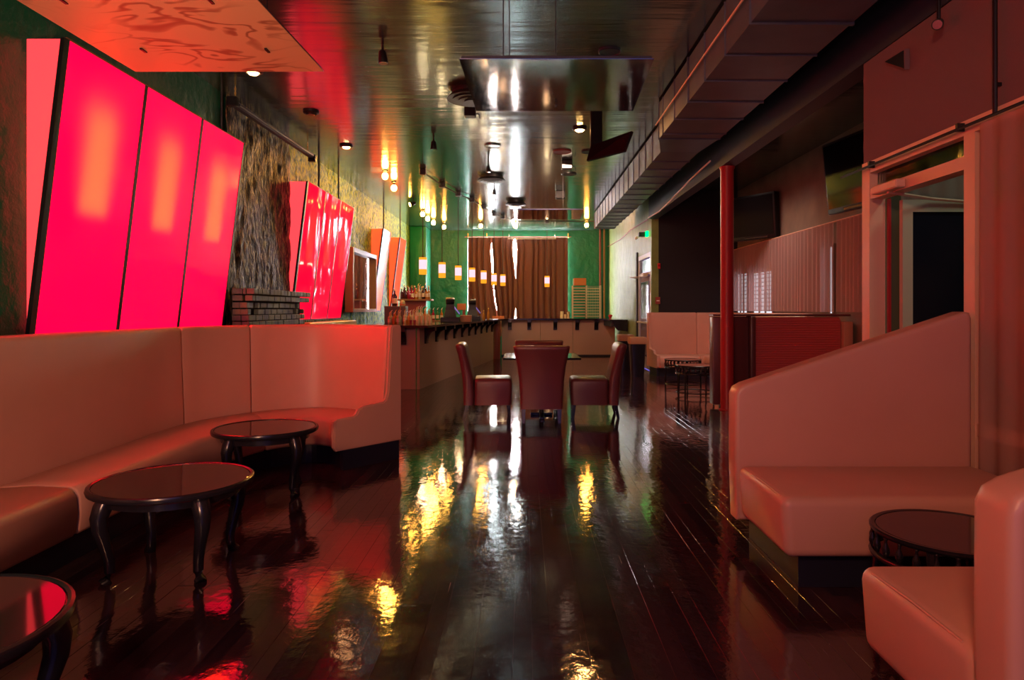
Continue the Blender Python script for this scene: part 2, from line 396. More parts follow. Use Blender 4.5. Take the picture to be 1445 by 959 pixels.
def rest_plank(x, y0, y1):
    w, c = 0.0751, 0.0005; t = rp.uniform(-0.010, 0.010); s = rp.uniform(-0.0006, 0.0006); z = rp.uniform(-0.0004, 0.0002)
    def P_(dx, yy, zz): return rest.verts.new((x + dx, yy, z + zz + dx * t + (yy - y0) * s * 0.4))
    mi = [P_(-w / 2, y0, -c), P_(w / 2, y0, -c), P_(w / 2, y1, -c), P_(-w / 2, y1, -c)]
    lo = [rest.verts.new((v.co.x, v.co.y, -0.014)) for v in mi]
    hi = [P_(-w / 2 + c, y0 + c, 0), P_(w / 2 - c, y0 + c, 0), P_(w / 2 - c, y1 - c, 0), P_(-w / 2 + c, y1 - c, 0)]
    for a, b in ((lo, mi), (mi, hi)):
        for i in range(4): rest.faces.new((a[i], a[(i + 1) % 4], b[(i + 1) % 4], b[i]))
    rest.faces.new(hi)
nplank = 0
x = -3.48
while x < 4.6:
    near = -2.3 < x < 2.35
    y = -2.5 - rp.uniform(0, 1.2)
    while y < 21.9:
        li = rp.randrange(4); L_ = LENS[li]
        if near and 2.3 < y + L_ and y < 5.9 and nplank < 290:
            o = bpy.data.objects.new('plank', PM[li]); COL.objects.link(o); o.parent = floor
            o.location = (x, y, rp.uniform(-0.0004, 0.0002)); o.rotation_euler = (rp.uniform(-0.0008, 0.0008), rp.uniform(-0.010, 0.010), 0)
            nplank += 1
        else:
            rest_plank(x, y, y + L_)
        y += L_
    x += 0.0755
o = obj('far_planks', rest, M['floor'], floor, kind='stuff')

bm = B(); box(bm, -3.6, 4.7, -2.7, 22.3, CZ, CZ + 0.1)
struct('ceiling', bm, M['ceiling'])

# left wall: relief plaster, dark stone chimney, gold flecked stucco
def wall_relief(bm, y0, y1, z0, z1, x0, amp, freq, step, mi, stretch=1.0):
    nu = max(2, int((y1 - y0) / step)); nv = max(2, int((z1 - z0) / step))
    n0 = len(bm.faces)
    def f(u, v):
        y = y0 + (y1 - y0) * u; z = z0 + (z1 - z0) * v
        d = noise.fractal(Vector((y * freq, z * freq * stretch, x0)), 0.9, 2.1, 4)
        return (x0 + amp * d, y, z)
    sheet(bm, f, nu, nv)
    bm.faces.ensure_lookup_table()
    for i in range(n0, len(bm.faces)): bm.faces[i].material_index = mi
bm = B()
box(bm, -3.66, -3.56, -2.6, 22.2, 0, CZ)
wall_relief(bm, -2.6, 7.95, 0, CZ, -3.52, 0.006, 2.0, 0.15, 0)
wall_relief(bm, 7.95, 10.12, 0, CZ, -3.475, 0.022, 9.0, 0.03, 1, 0.45)
wall_relief(bm, 10.12, 17.4, 0, CZ, -3.51, 0.028, 5.0, 0.05, 2, 0.7)
wall_relief(bm, 17.4, 21.95, 0, CZ, -3.515, 0.02, 4.0, 0.07, 2)
bmesh.ops.recalc_face_normals(bm, faces=bm.faces)
w = struct('wall_left', bm, M['green'], smooth=True)
w.data.materials.append(M['rock']); w.data.materials.append(M['stucco'])

# back wall with the curtained window
bm = B()
BY = 21.9
box(bm, -3.6, -1.815, BY, BY + 0.2, 0, CZ); box(bm, 1.395, 2.9, BY, BY + 0.2, 0, CZ)
box(bm, -1.83, 1.41, BY, BY + 0.2, 0, 0.9); box(bm, -1.83, 1.41, BY, BY + 0.2, 3.60, CZ)
n0 = len(bm.faces)
def wf(u, v, a, b, c, d):
    x = a + (b - a) * u; z = c + (d - c) * v
    return (x, BY - 0.02 - 0.02 * noise.fractal(Vector((x * 3, z * 3, 5)), 0.9, 2.1, 4), z)
for a, b_, c, d in ((-3.6, -1.815, 0, CZ), (1.395, 2.9, 0, CZ), (-1.83, 1.41, 3.60, CZ)):
    sheet(bm, lambda u, v: wf(u, v, a, b_, c, d), max(4, int((b_ - a) / 0.06)), max(3, int((d - c) / 0.06)))
bmesh.ops.recalc_face_normals(bm, faces=bm.faces)
struct('wall_back', bm, M['green'], smooth=True)
bm = B(); box(bm, -3.49, -2.99, 20.75, BY - 0.05, 0, CZ, 0.03, 2)
struct('trim_1', bm, M['green'], smooth=True)
bm = B(); box(bm, -1.83, 1.41, BY + 0.10, BY + 0.12, 0.9, 3.60)
win = struct('window_1', bm, M['daylight'])
bm = B()
for xx in (-0.78, 0.32): box(bm, xx - 0.03, xx + 0.03, BY + 0.04, BY + 0.09, 0.9, 3.60)
box(bm, -1.83, 1.41, BY + 0.04, BY + 0.09, 2.0, 2.06)
obj('window_frame', bm, M['beam'], win)

# far right wall, ochre, with its service door
bm = B()
RX = 2.72
box(bm, RX, RX + 0.15, 16.5, BY, 0, CZ); box(bm, RX, RX + 0.15, 16.3, 16.5, 2.72, CZ); box(bm, RX, RX + 0.15, 14.6, 14.72, 0, CZ); box(bm, RX, RX + 0.15, 14.72, 16.3, 2.6, CZ)
sheet(bm, lambda u, v: (RX - 0.012 + 0.012 * noise.fractal(Vector((u * 14, v * 9, 2)), 0.9, 2.1, 4), 16.5 + (BY - 16.5) * u, CZ * v), 90, 60)
bmesh.ops.recalc_face_normals(bm, faces=bm.faces)
struct('wall_right', bm, M['yellowwall'], smooth=True)
bm = B(); box(bm, RX - 0.03, RX - 0.005, 16.32, 16.46, 0, 2.72)
struct('trim_2', bm, M['darkwall'])
bm = B()
box(bm, RX, RX + 0.1, 14.72, 14.80, 0, 2.6); box(bm, RX, RX + 0.1, 16.2, 16.3, 0, 2.6); box(bm, RX, RX + 0.1, 14.8, 16.2, 2.5, 2.6); box(bm, RX, RX + 0.1, 14.8, 16.2, 2.12, 2.18)
door2 = struct('door_2', bm, M['doorwhite'])
bm = B(); box(bm, RX + 0.03, RX + 0.07, 14.84, 16.16, 0.02, 2.1); obj('door_leaf', bm, M['greywall'], door2)
bm = B(); box(bm, RX + 0.01, RX + 0.03, 15.0, 16.0, 0.3, 1.98); obj('door_glass', bm, mat('blue_grey_glass', (0.10, 0.09, 0.16), 0.1, 0, 0.5), door2)
bm = B(); box(bm, RX + 0.04, RX + 0.05, 14.82, 16.18, 2.2, 2.48); obj('transom_glass', bm, mat('teal_glass', (0.0, 0.10, 0.12), 0.1), door2)
bm = B(); box(bm, RX - 0.07, RX - 0.03, 14.9, 16.1, 1.04, 1.08, 0.01); box(bm, RX - 0.05, RX + 0.01, 14.95, 15.0, 1.04, 1.08); box(bm, RX - 0.05, RX + 0.01, 16.0, 16.05, 1.04, 1.08); obj('push_bar', bm, M['cream'], door2)
bm = B(); box(bm, RX - 0.10, RX - 0.0, 15.0, 15.35, 2.08, 2.16, 0.01); tube(bm, [(RX - 0.06, 15.3, 2.09), (RX - 0.30, 15.7, 2.09), (RX - 0.05, 16.1, 2.09)], 0.012, 6); obj('door_closer', bm, M['cream'], door2)

# dark alcove wall and the window wall with voile curtains
bm = B(); box(bm, RX + 0.151, 4.7, 14.6, 14.75, 0, CZ)
struct('wall_alcove', bm, M['darkwall'])
bm = B(); box(bm, 4.56, 4.7, -2.6, 14.6, 0, CZ)
struct('wall_street', bm, M['greywall'])
def blind_window(name, y0, y1, z0, z1, slats):
    bm = B(); box(bm, 4.53, 4.545, y0, y1, z0, z1)
    w_ = struct(name, bm, M['blindlight'])
    bm = B()
    for a, b_, c, d in ((y0 - 0.04, y0, z0 - 0.04, z1 + 0.04), (y1, y1 + 0.04, z0 - 0.04, z1 + 0.04), (y0, y1, z0 - 0.04, z0), (y0, y1, z1, z1 + 0.04)):
        box(bm, 4.515, 4.556, a, b_, c, d)
    obj('window_frame', bm, M['greywall'], w_)
    if slats:
        bm = B()
        n = int((z1 - z0) / 0.075)
        for i in range(n):
            z = z0 + (i + 0.5) * (z1 - z0) / n
            box(bm, 4.510, 4.524, y0, y1, z - 0.007, z + 0.007)
        for k in range(1, 3): box(bm, 4.506, 4.528, y0 + (y1 - y0) * k / 3 - 0.02, y0 + (y1 - y0) * k / 3 + 0.02, z0, z1)
        obj('blind_slats', bm, M['greywall'], w_)
blind_window('window_2', 12.45, 13.45, 1.15, 2.06, True)
blind_window('window_3', 13.86, 14.46, 1.15, 2.09, True)
blind_window('window_4', 10.02, 10.10, 1.3, 2.28, False)

# street wall of the entrance lobby: solid above, glazed shop front below
VX = 2.66
bm = B(); box(bm, VX, VX + 0.14, -2.6, 5.34, 2.49, 3.275)
sheet(bm, lambda u, v: (VX - 0.006 + 0.005 * noise.noise(Vector((u * 60, v * 9, 1))), -2.6 + 7.94 * u, 2.49 + 0.785 * v), 100, 12)
bmesh.ops.recalc_face_normals(bm, faces=bm.faces)
struct('wall_entrance', bm, M['maroonwall'], smooth=True)
bm = B(); box(bm, VX + 0.14, 4.56, 5.22, 5.34, 0, CZ)
struct('wall_lobby', bm, mat('olive_lobby_wall', (0.10, 0.13, 0.08), 0.6))
# front wall with the shop window behind the camera
bm = B(); box(bm, -3.6, -2.2, -2.7, -2.55, 0, CZ); box(bm, 2.2, 4.7, -2.7, -2.55, 0, CZ); box(bm, -2.2, 2.2, -2.7, -2.55, 0, 0.8); box(bm, -2.2, 2.2, -2.7, -2.55, 3.2, CZ)
struct('wall_front', bm, M['maroonwall'])
bm = B(); box(bm, -2.2, 2.2, -2.64, -2.63, 0.8, 3.2)
struct('window_5', bm, M['clearpane'])

# steel beam and red column
bm = B()
box(bm, 2.65, 2.83, -2.5, 14.55, 3.28, 3.31); box(bm, 2.65, 2.665, -2.5, 14.55, 3.31, CZ - 0.002); box(bm, 2.82, 2.83, -2.5, 14.55, 3.31, CZ - 0.002)
struct('beam', bm, M['beam'])
bm = B(); lathe(bm, [(0.11, 0), (0.11, 0.012), (0.09, 0.02), (0.087, 0.04), (0.087, 3.24), (0.10, 3.26), (0.10, 3.278)], (2.735, 9.21, 0), 28)
struct('column', bm, M['column'], smooth=True)

# shop front frame, door leaf and lobby
bm = B()
box(bm, VX - 0.02, VX + 0.10, 5.22, 5.335, 0, 2.49)                      # far jamb
box(bm, VX - 0.02, VX + 0.10, -2.5, 5.21, 2.40, 2.488)                   # head rail
box(bm, VX - 0.02, VX + 0.10, 4.00, 4.10, 0, 2.40)                       # near jamb
d1 = struct('door_1', bm, M['frame'])
bm = B(); box(bm, VX - 0.015, VX + 0.09, 4.101, 5.215, 2.20, 2.28); obj('transom_rail', bm, M['frame'], d1)
bm = B(); box(bm, VX + 0.04, VX + 0.05, 4.10, 5.215, 2.281, 2.399); obj('transom_glass', bm, M['clearpane'], d1)
bm = B(); box(bm, VX - 0.09, VX - 0.02, 4.72, 5.06, 2.205, 2.265, 0.008); tube(bm, [(VX - 0.05, 4.9, 2.2), (VX + 0.35, 5.02, 2.17), (VX + 0.62, 5.03, 2.15)], 0.012, 6)
obj('door_closer', bm, M['frame'], d1)
leaf = B()
LX0, LX1, LY = 2.80, 3.62, 5.05
box(leaf, LX0, LX0 + 0.075, LY, LY + 0.045, 0.02, 2.17); box(leaf, LX1 - 0.075, LX1, LY, LY + 0.045, 0.02, 2.17)
box(leaf, LX0 + 0.075, LX1 - 0.075, LY, LY + 0.045, 2.08, 2.17); box(leaf, LX0 + 0.075, LX1 - 0.075, LY, LY + 0.045, 0.02, 0.25)
lf = obj('door_leaf', leaf, M['doorwhite'], d1)
bm = B(); box(bm, LX0 + 0.075, LX1 - 0.075, LY + 0.015, LY + 0.03, 0.25, 2.08); obj('door_glass', bm, M['darkglass'], lf)
bm = B(); box(bm, VX + 0.11, VX + 0.13, 5.19, 5.215, 0, 2.2); obj('door_stop', bm, M['column'], d1)
bm = B()
box(bm, VX - 0.01, VX + 0.09, -2.5, 3.999, 0.62, 0.69); box(bm, VX - 0.01, VX + 0.09, -2.5, 3.999, 0, 0.12); box(bm, VX - 0.01, VX + 0.09, 1.4, 1.5, 0.69, 2.40)
w6 = struct('window_6', bm, M['frame'])
bm = B(); box(bm, VX + 0.035, VX + 0.045, -2.5, 1.399, 0.691, 2.399); obj('pane', bm, M['clearpane'], w6)
bm = B(); box(bm, VX + 0.035, VX + 0.045, 1.501, 3.998, 0.691, 2.399); obj('pane', bm, M['clearpane'], w6)
bm = B(); box(bm, VX + 0.035, VX + 0.045, -2.5, 3.998, 0.12, 0.62); obj('pane', bm, M['clearpane'], w6)
# ================================================================== RED LIGHT BOXES ON THE WALL
def lightbox(y0, y1, n, zb, zt, label, pm, cm, lamp, rods, xb=-3.47, xt=-3.22):
    t = thing('light_box', label, 'light box', (-3.5, y0, zb), 'tilted light boxes along the wall')
    def P_(s, y, off=0): return Vector((xb + (xt - xb) * s + off, y, zb + (zt - zb) * s))
    w = (y1 - y0) / n
    for i in range(n):
        a = y0 + i * w + 0.012; b_ = y0 + (i + 1) * w - 0.012
        bm = B(); extrude_poly(bm, [P_(0, a), P_(0, b_), P_(1, b_), P_(1, a)], (-0.008, 0, 0))
        obj('acrylic_panel', bm, pm, t)
        if lamp:
            # a vertical lamp tube inside the box, behind each sheet
            d = area('lightbox_tube', (-3.435, (a + b_) / 2, zb + (zt - zb) * 0.64), (0, (a + b_) / 2, zb + (zt - zb) * 0.64), 0.32, 0.80, lamp, (1.0, 0.60, 0.22), 2.35)
    for i in range(n + 1):
        y = y0 + i * w
        bm = B(); q = 0.028 if i == 0 else 0.020
        extrude_poly(bm, [P_(0, y - q, 0.006), P_(0, y + q, 0.006), P_(1, y + q, 0.006), P_(1, y - q, 0.006)], (-0.03, 0, 0))
        obj('divider_strip', bm, M['blackmetal'], t)
    bm = B(); extrude_poly(bm, [P_(0, y0, 0.006), P_(0, y1, 0.006), P_(0, y1, 0.006) - Vector((0, 0, 0.02)), P_(0, y0, 0.006) - Vector((0, 0, 0.02))], (-0.02, 0, 0)); obj('bottom_rail', bm, M['blackmetal'], t)
    bm = B(); extrude_poly(bm, [P_(1, y0, 0.004), P_(1, y1, 0.004), P_(1, y1, 0.004) + Vector((0, 0, 0.012)), P_(1, y0, 0.004) + Vector((0, 0, 0.012))], (-0.02, 0, 0)); obj('top_rail', bm, M['wood'], t)
    for yy in (y0, y1):
        bm = B(); extrude_poly(bm, [(-3.5, yy, zb + 0.05), P_(0.02, yy, -0.012), P_(1, yy, -0.03), (-3.5, yy, zt)], (0, 0.006, 0)); obj('side_cheek', bm, cm, t)
    for yy in rods:
        bm = B(); tube(bm, [(xt - 0.02, yy, zt - 0.02), (xt - 0.02, yy, CZ - 0.002)], 0.014, 8); obj('hanger_rod', bm, M['blackmetal'], t)
    return t
lightbox(4.80, 7.84, 3, 1.17, 3.26, 'large smooth glowing red light box of three tall sheets above the long banquette', M['acrylic'], M['acrylic_cheek'], 20.0, (7.3,))
lightbox(10.16, 12.90, 3, 1.20, 3.26, 'red light box wrapped in shiny wrinkled film beyond the brick chimney', M['acrylic_film'], M['acrylic_cheek'], 1.0, (10.75, 11.9))
lightbox(15.60, 16.45, 1, 1.33, 3.20, 'narrow orange light box just past the framed mirror', M['acrylic_orange'], M['acrylic_orange'], 0, (15.7,))
lightbox(17.70, 18.60, 1, 1.33, 3.22, 'narrow orange light box furthest along the wall near the green corner', M['acrylic_orange'], M['acrylic_orange'], 0, (17.8,))

# ================================================================== BRICK CHIMNEY SHELF
t = thing('brick_mantel', 'painted brick chimney base with a corbelled top shelf behind the curved banquette', 'fireplace', (-3.35, 9.0, 0))
bm = B(); box(bm, -3.43, -3.30, 8.10, 10.03, 0, 1.59); obj('core', bm, M['mortar'], t)
ROWS = [(1.604, -3.17, 0.128, 10.13), (1.524, -3.19, 0.205, 10.11), (1.440, -3.25, 0.21, 10.05), (1.360, -3.24, 0.21, 10.05), (1.288, -3.23, 0.21, 10.05), (1.212, -3.23, 0.21, 10.05), (1.136, -3.23, 0.21, 10.05)]
BRM = {}
def brick_mesh(lx, ly, lz):
    k = (round(lx, 3), round(ly, 3), round(lz, 3))
    if k not in BRM:
        bm = B(); box(bm, -lx / 2, lx / 2, -ly / 2, ly / 2, -lz / 2, lz / 2, 0.005)
        me = bpy.data.meshes.new('brick'); bm.to_mesh(me); bm.free(); me.materials.append(M['brick']); BRM[k] = me
    return BRM[k]
rb = random.Random(5)
def brick(c, lx, ly, lz):
    o = bpy.data.objects.new('brick', brick_mesh(lx, ly, lz)); COL.objects.link(o); o.parent = t
    o.location = Vector(c) - ORG[t.name] + Vector((rb.uniform(-0.004, 0.004), 0, 0)); o.rotation_euler = (0, 0, rb.uniform(-0.02, 0.02))
for ri, (zt, xf, L_, yend) in enumerate(ROWS):
    h = 0.066; y = 8.0 + (0.0 if ri % 2 == 0 else -0.0)
    first = True
    while y < yend - 0.04:
        l = min(L_, yend - y)
        if first and ri in (1, 3, 5): l = L_ / 2
        first = False
        yc = y + l / 2
        slot = ri in (2, 3) and (8.13 < yc < 8.40 or 9.62 < yc < 9.98)
        if slot and ri in (2, 3):
            if 8.22 < yc < 8.36 or 9.66 < yc < 9.85:
                brick((xf - 0.03, yc, zt - h / 2), 0.09, 0.07, h)
        else:
            brick((xf - 0.045, yc, zt - h / 2), 0.09, l - 0.012, h)
        y += l
    # return face towards the room's entrance
    xs = -3.435
    while xs < xf - 0.10:
        l = min(0.13, xf - 0.09 - xs)
        if l > 0.03: brick((xs + l / 2, 8.045, zt - h / 2), l - 0.01, 0.09, h)
        xs += 0.13
bm = B(); box(bm, -3.5, -3.20, 10.2, 13.0, 1.06, 1.15, 0.01); tag(obj('wall_ledge', bm, M['gold']), 'yellowish plaster ledge under the wrinkled film light box', 'ledge')

# ================================================================== SEATING
def catmull(P_, n):
    out = []
    for i in range(len(P_) - 1):
        p0 = P_[max(i - 1, 0)]; p1 = P_[i]; p2 = P_[i + 1]; p3 = P_[min(i + 2, len(P_) - 1)]
        for k in range(n):
            s = k / n
            out.append(tuple(0.5 * (2 * b + (c - a) * s + (2 * a - 5 * b + 4 * c - d) * s * s + (-a + 3 * b - 3 * c + d) * s ** 3) for a, b, c, d in zip(p0, p1, p2, p3)))
    out.append(tuple(P_[-1])); return out
def sweep(bm, stations, prof, shrink=0.006):
    """profile (u,z) carried along stations (bx,by,fx,fy): u runs from the back line towards the seat front; ends drawn in a little"""
    rings = []
    m = len(stations)
    for i, (bx, by, fx, fy) in enumerate(stations):
        d = Vector((fx - bx, fy - by, 0)); D = d.length; d.normalize()
        rings.append([Vector((bx, by, 0)) + d * (u * D if rel else u) + Vector((0, 0, z)) for u, z, rel in prof(D)])
    for first in (True, False):
        m = len(rings); e, nb = (0, 1) if first else (m - 1, m - 2)
        c = sum(rings[e], Vector()) / len(rings[e])
        t_ = (sum(rings[nb], Vector()) / len(rings[nb]) - c)
        L_ = t_.length
        ins = [p + (c - p) * 0.0 + t_ * min(0.3, 0.02 / max(L_, 1e-6)) for p in rings[e]]
        outer = [p + (c - p).normalized() * 0.012 + t_ * (0.003 / max(L_, 1e-6)) for p in rings[e]]
        if first: rings = [outer, ins] + rings[1:]
        else: rings = rings[:-1] + [ins, outer]
    loft(bm, rings, True, True)
def seg(stn, a, b):
    return stn[a:b + 1]
def banquette(t, stn, backs, seats, zs=0.42, zt=1.21, zb=0.17, m=None):
    m = m or M['vinyl']
    def pback(D):
        return [(0.0, zb, 0), (0.004, zs * 0.9, 0), (-0.002, zs + 0.1, 0), (-0.03, zs + (zt - zs) * 0.6, 0), (-0.052, zt - 0.035, 0), (-0.062, zt - 0.012, 0), (-0.082, zt, 0), (-0.14, zt + 0.002, 0), (-0.165, zt - 0.012, 0), (-0.172, zt - 0.04, 0), (-0.172, zb, 0)]
    def pseat(D):
        return [(0.006, zb, 0), (0.006, zs - 0.02, 0), (0.02, zs, 0), (D * 0.5, zs + 0.012, 0), (D - 0.05, zs + 0.003, 0), (D - 0.018, zs - 0.012, 0), (D, zs - 0.045, 0), (D + 0.006, zs - 0.13, 0), (D - 0.004, zb + 0.02, 0), (D - 0.02, zb, 0)]
    def ppl(D): return [(-0.10, 0.001, 0), (-0.10, zb - 0.001, 0), (D - 0.09, zb - 0.001, 0), (D - 0.09, 0.001, 0)]
    for a, b in backs:
        bm = B(); sweep(bm, seg(stn, a, b), pback); obj('back_panel', bm, m, t, smooth=True, sharp=1.2)
    for a, b in seats:
        bm = B(); sweep(bm, seg(stn, a, b), pseat); obj('seat_cushion', bm, m, t, smooth=True, sharp=1.2)
    bm = B(); sweep(bm, stn, ppl); obj('plinth', bm, M['plinth'], t)
# long curved banquette under the light box
t = thing('banquette', 'long cream vinyl banquette curving round at its end beneath the big red light box', 'banquette', (-2.6, 4.0, 0))
straight = [(-2.80, 1.0, -2.35, 1.0), (-2.80, 2.2, -2.35, 2.2), (-2.80, 3.60, -2.35, 3.60)]
curve = catmull([(-2.80, 3.60, -2.35, 3.60), (-2.81, 4.7, -2.35, 4.7), (-2.80, 5.62, -2.30, 5.22), (-2.50, 6.25, -2.17, 5.72), (-2.02, 6.56, -1.92, 5.96), (-1.60, 6.43, -1.70, 5.90), (-1.27, 6.13, -1.61, 5.72)], 6)
stn = straight[:-1] + curve
i0 = 2
banquette(t, stn, [(0, i0 + 12), (i0 + 12, i0 + 18), (i0 + 18, i0 + 36)], [(0, i0), (i0, i0 + 18), (i0 + 18, i0 + 36)])
# end panel in the outline of the seat
e_b = Vector((-1.27, 6.13, 0)); e_f = Vector((-1.61, 5.72, 0)); d = (e_f - e_b).normalized(); nrm = Vector((-d.y, d.x, 0))
if nrm.x < 0: nrm = -nrm
D = (e_f - e_b).length
prof = [(-0.175, 0.17), (-0.175, 1.19), (-0.165, 1.212), (-0.15, 1.216), (-0.075, 1.216), (-0.058, 1.20), (-0.045, 1.05), (-0.02, 0.62), (0.0, 0.555), (0.03, 0.535), (D * 0.45, 0.522), (D * 0.56, 0.50), (D * 0.60, 0.462), (D * 0.66, 0.445), (D * 0.95, 0.438), (D + 0.012, 0.42), (D + 0.016, 0.38), (D + 0.014, 0.2), (D - 0.01, 0.17)]
bm = B(); extrude_poly(bm, [e_b + d * u + Vector((0, 0, z)) - nrm * 0.0 for u, z in prof], nrm * 0.05)
bmesh.ops.bevel(bm, geom=[e for e in bm.edges if abs((e.verts[0].co - e.verts[1].co).normalized().dot(nrm)) < 0.2], offset=0.012, segments=2, affect='EDGES')
obj('end_panel', bm, M['vinyl'], t, smooth=True)
bm = B(); o_ = e_b - d * 0.15; extrude_poly(bm, [o_ + Vector((0, 0, 0.001)), o_ + Vector((0, 0, 0.168)), e_f - d * 0.08 + Vector((0, 0, 0.168)), e_f - d * 0.08 + Vector((0, 0, 0.001))], nrm * 0.042)
obj('plinth', bm, M['plinth'], t)

def cabriole_table(loc, rz, label):
    t = thing('cocktail_table', label, 'table', (0, 0, 0), 'low round tables with curved legs')
    bm = B(); lathe(bm, [(0.30, 0.425), (0.385, 0.425), (0.398, 0.432), (0.402, 0.446), (0.398, 0.459), (0.388, 0.463), (0.378, 0.459), (0.376, 0.452), (0.02, 0.452)], seg=48); tr = obj('table_rim', bm, M['black'], t, smooth=True)
    bm = B(); lathe(bm, [(0.374, 0.4525), (0.374, 0.457), (0.372, 0.458)], seg=48); obj('glass_top', bm, M['tableglass'], tr, smooth=True, sharp=0.3)
    bm = B(); lathe(bm, [(0.29, 0.38), (0.33, 0.38), (0.33, 0.4245), (0.29, 0.4245)], seg=32); obj('apron', bm, M['black'], t, smooth=True)
    for k in range(4):
        a = PI / 4 + k * PI / 2; c, s = math.cos(a), math.sin(a)
        path = [(0.315, 0.424), (0.335, 0.38), (0.352, 0.33), (0.348, 0.27), (0.325, 0.19), (0.305, 0.11), (0.303, 0.05), (0.318, 0.015), (0.335, 0.0)]
        rad = [0.042, 0.045, 0.041, 0.036, 0.030, 0.026, 0.025, 0.028, 0.029]
        bm = B(); tube(bm, [(r * c, r * s, z) for r, z in path], rad, 10); obj('leg', bm, M['black'], t, smooth=True, sharp=1.0)
    t.location = loc; t.rotation_euler = (0, 0, rz)
    return t
ct = cabriole_table((-1.86, 3.62, 0), 0.06, 'low round dark table with curved legs in the middle of the long banquette')
tb = dup(ct, (-1.94, 5.12, 0), 0.25, 'low round dark table tucked into the curve of the banquette'); tb.scale = (0.95, 0.95, 1.035)
dup(ct, (-1.745, 1.93, 0), -0.1, 'low round dark table cut by the picture edge beside the banquette seat')

# sloped pair of benches by the shop front
def slope_bench(t, sgn, yf, yb, xl, xr):
    """back stands at yb, seat front at yf; the back rises towards the wall"""
    sy = 1 if yb > yf else -1
    zl, zr = 0.915, 1.345
    # backrest: rounded slab with sloping top
    th = 0.15
    pts = []
    x0, x1 = xl + 0.03, xr
    out = [(x0, 0.14), (x0 - 0.012, 0.5), (x0 - 0.01, zl - 0.05), (x0 + 0.008, zl - 0.012), (x0 + 0.05, zl + 0.012)]
    nn = 10
    out += [(x0 + 0.05 + (x1 - x0 - 0.09) * k / nn, zl + 0.012 + (zr - zl - 0.012) * k / nn) for k in range(1, nn + 1)]
    out += [(x1 - 0.012, zr - 0.004), (x1, zr - 0.04), (x1, 0.14)]
    bm = B(); extrude_poly(bm, [(x, yb, z) for x, z in out], (0, sy * th, 0))
    es = [e for e in bm.edges if abs(e.verts[0].co.y - e.verts[1].co.y) < 1e-5]
    bmesh.ops.bevel(bm, geom=es, offset=0.028, segments=3, affect='EDGES', profile=0.6)
    obj('back_rest', bm, M['vinyl'], t, smooth=True, sharp=0.8)
    # seat: domed cushion
    bm = B(); a, b_ = (yf, yb - 0.002) if sy > 0 else (yb + 0.002, yf)
    box(bm, xl + 0.03, xr, a, b_, 0.17, 0.46, 0.045, 4)
    for v in bm.verts:
        if v.co.z > 0.42: v.co.z += 0.012 * math.cos((v.co.y - (a + b_) / 2) / (b_ - a) * PI) 
        if v.co.z < 0.25 and v.co.x < xl + 0.1: v.co.x += 0.015
    cush = obj('seat_cushion', bm, M['vinyl'], t, smooth=True, sharp=0.9)
    # piping along the top seat edges
    bm = B()
    tube(bm, [(xl + 0.047, a + 0.07, 0.452), (xl + 0.047, (a + b_) / 2, 0.458), (xl + 0.047, b_ - 0.07, 0.452)], 0.005, 6)
    obj('piping', bm, M['vinyl'], cush, smooth=True)
    bm = B()
    if sy > 0: box(bm, xl + 0.14, xr, yf + 0.09, yb + th - 0.02, 0.001, 0.168)
    else: box(bm, xl + 0.14, xr, yb - th + 0.02, yf - 0.09, 0.001, 0.168)
    obj('plinth', bm, M['plinth'], t)
t = thing('lounge_bench', 'salmon vinyl bench with a back sloping up to the wall below the open door', 'bench', (2.0, 3.6, 0))
slope_bench(t, 1, 3.25, 3.94, 1.20, 2.588)
t = thing('lounge_bench', 'closest salmon vinyl bench cut by the picture corner, turned away from us', 'bench', (2.0, 2.0, 0))
slope_bench(t, -1, 2.42, 1.79, 1.15, 2.588)

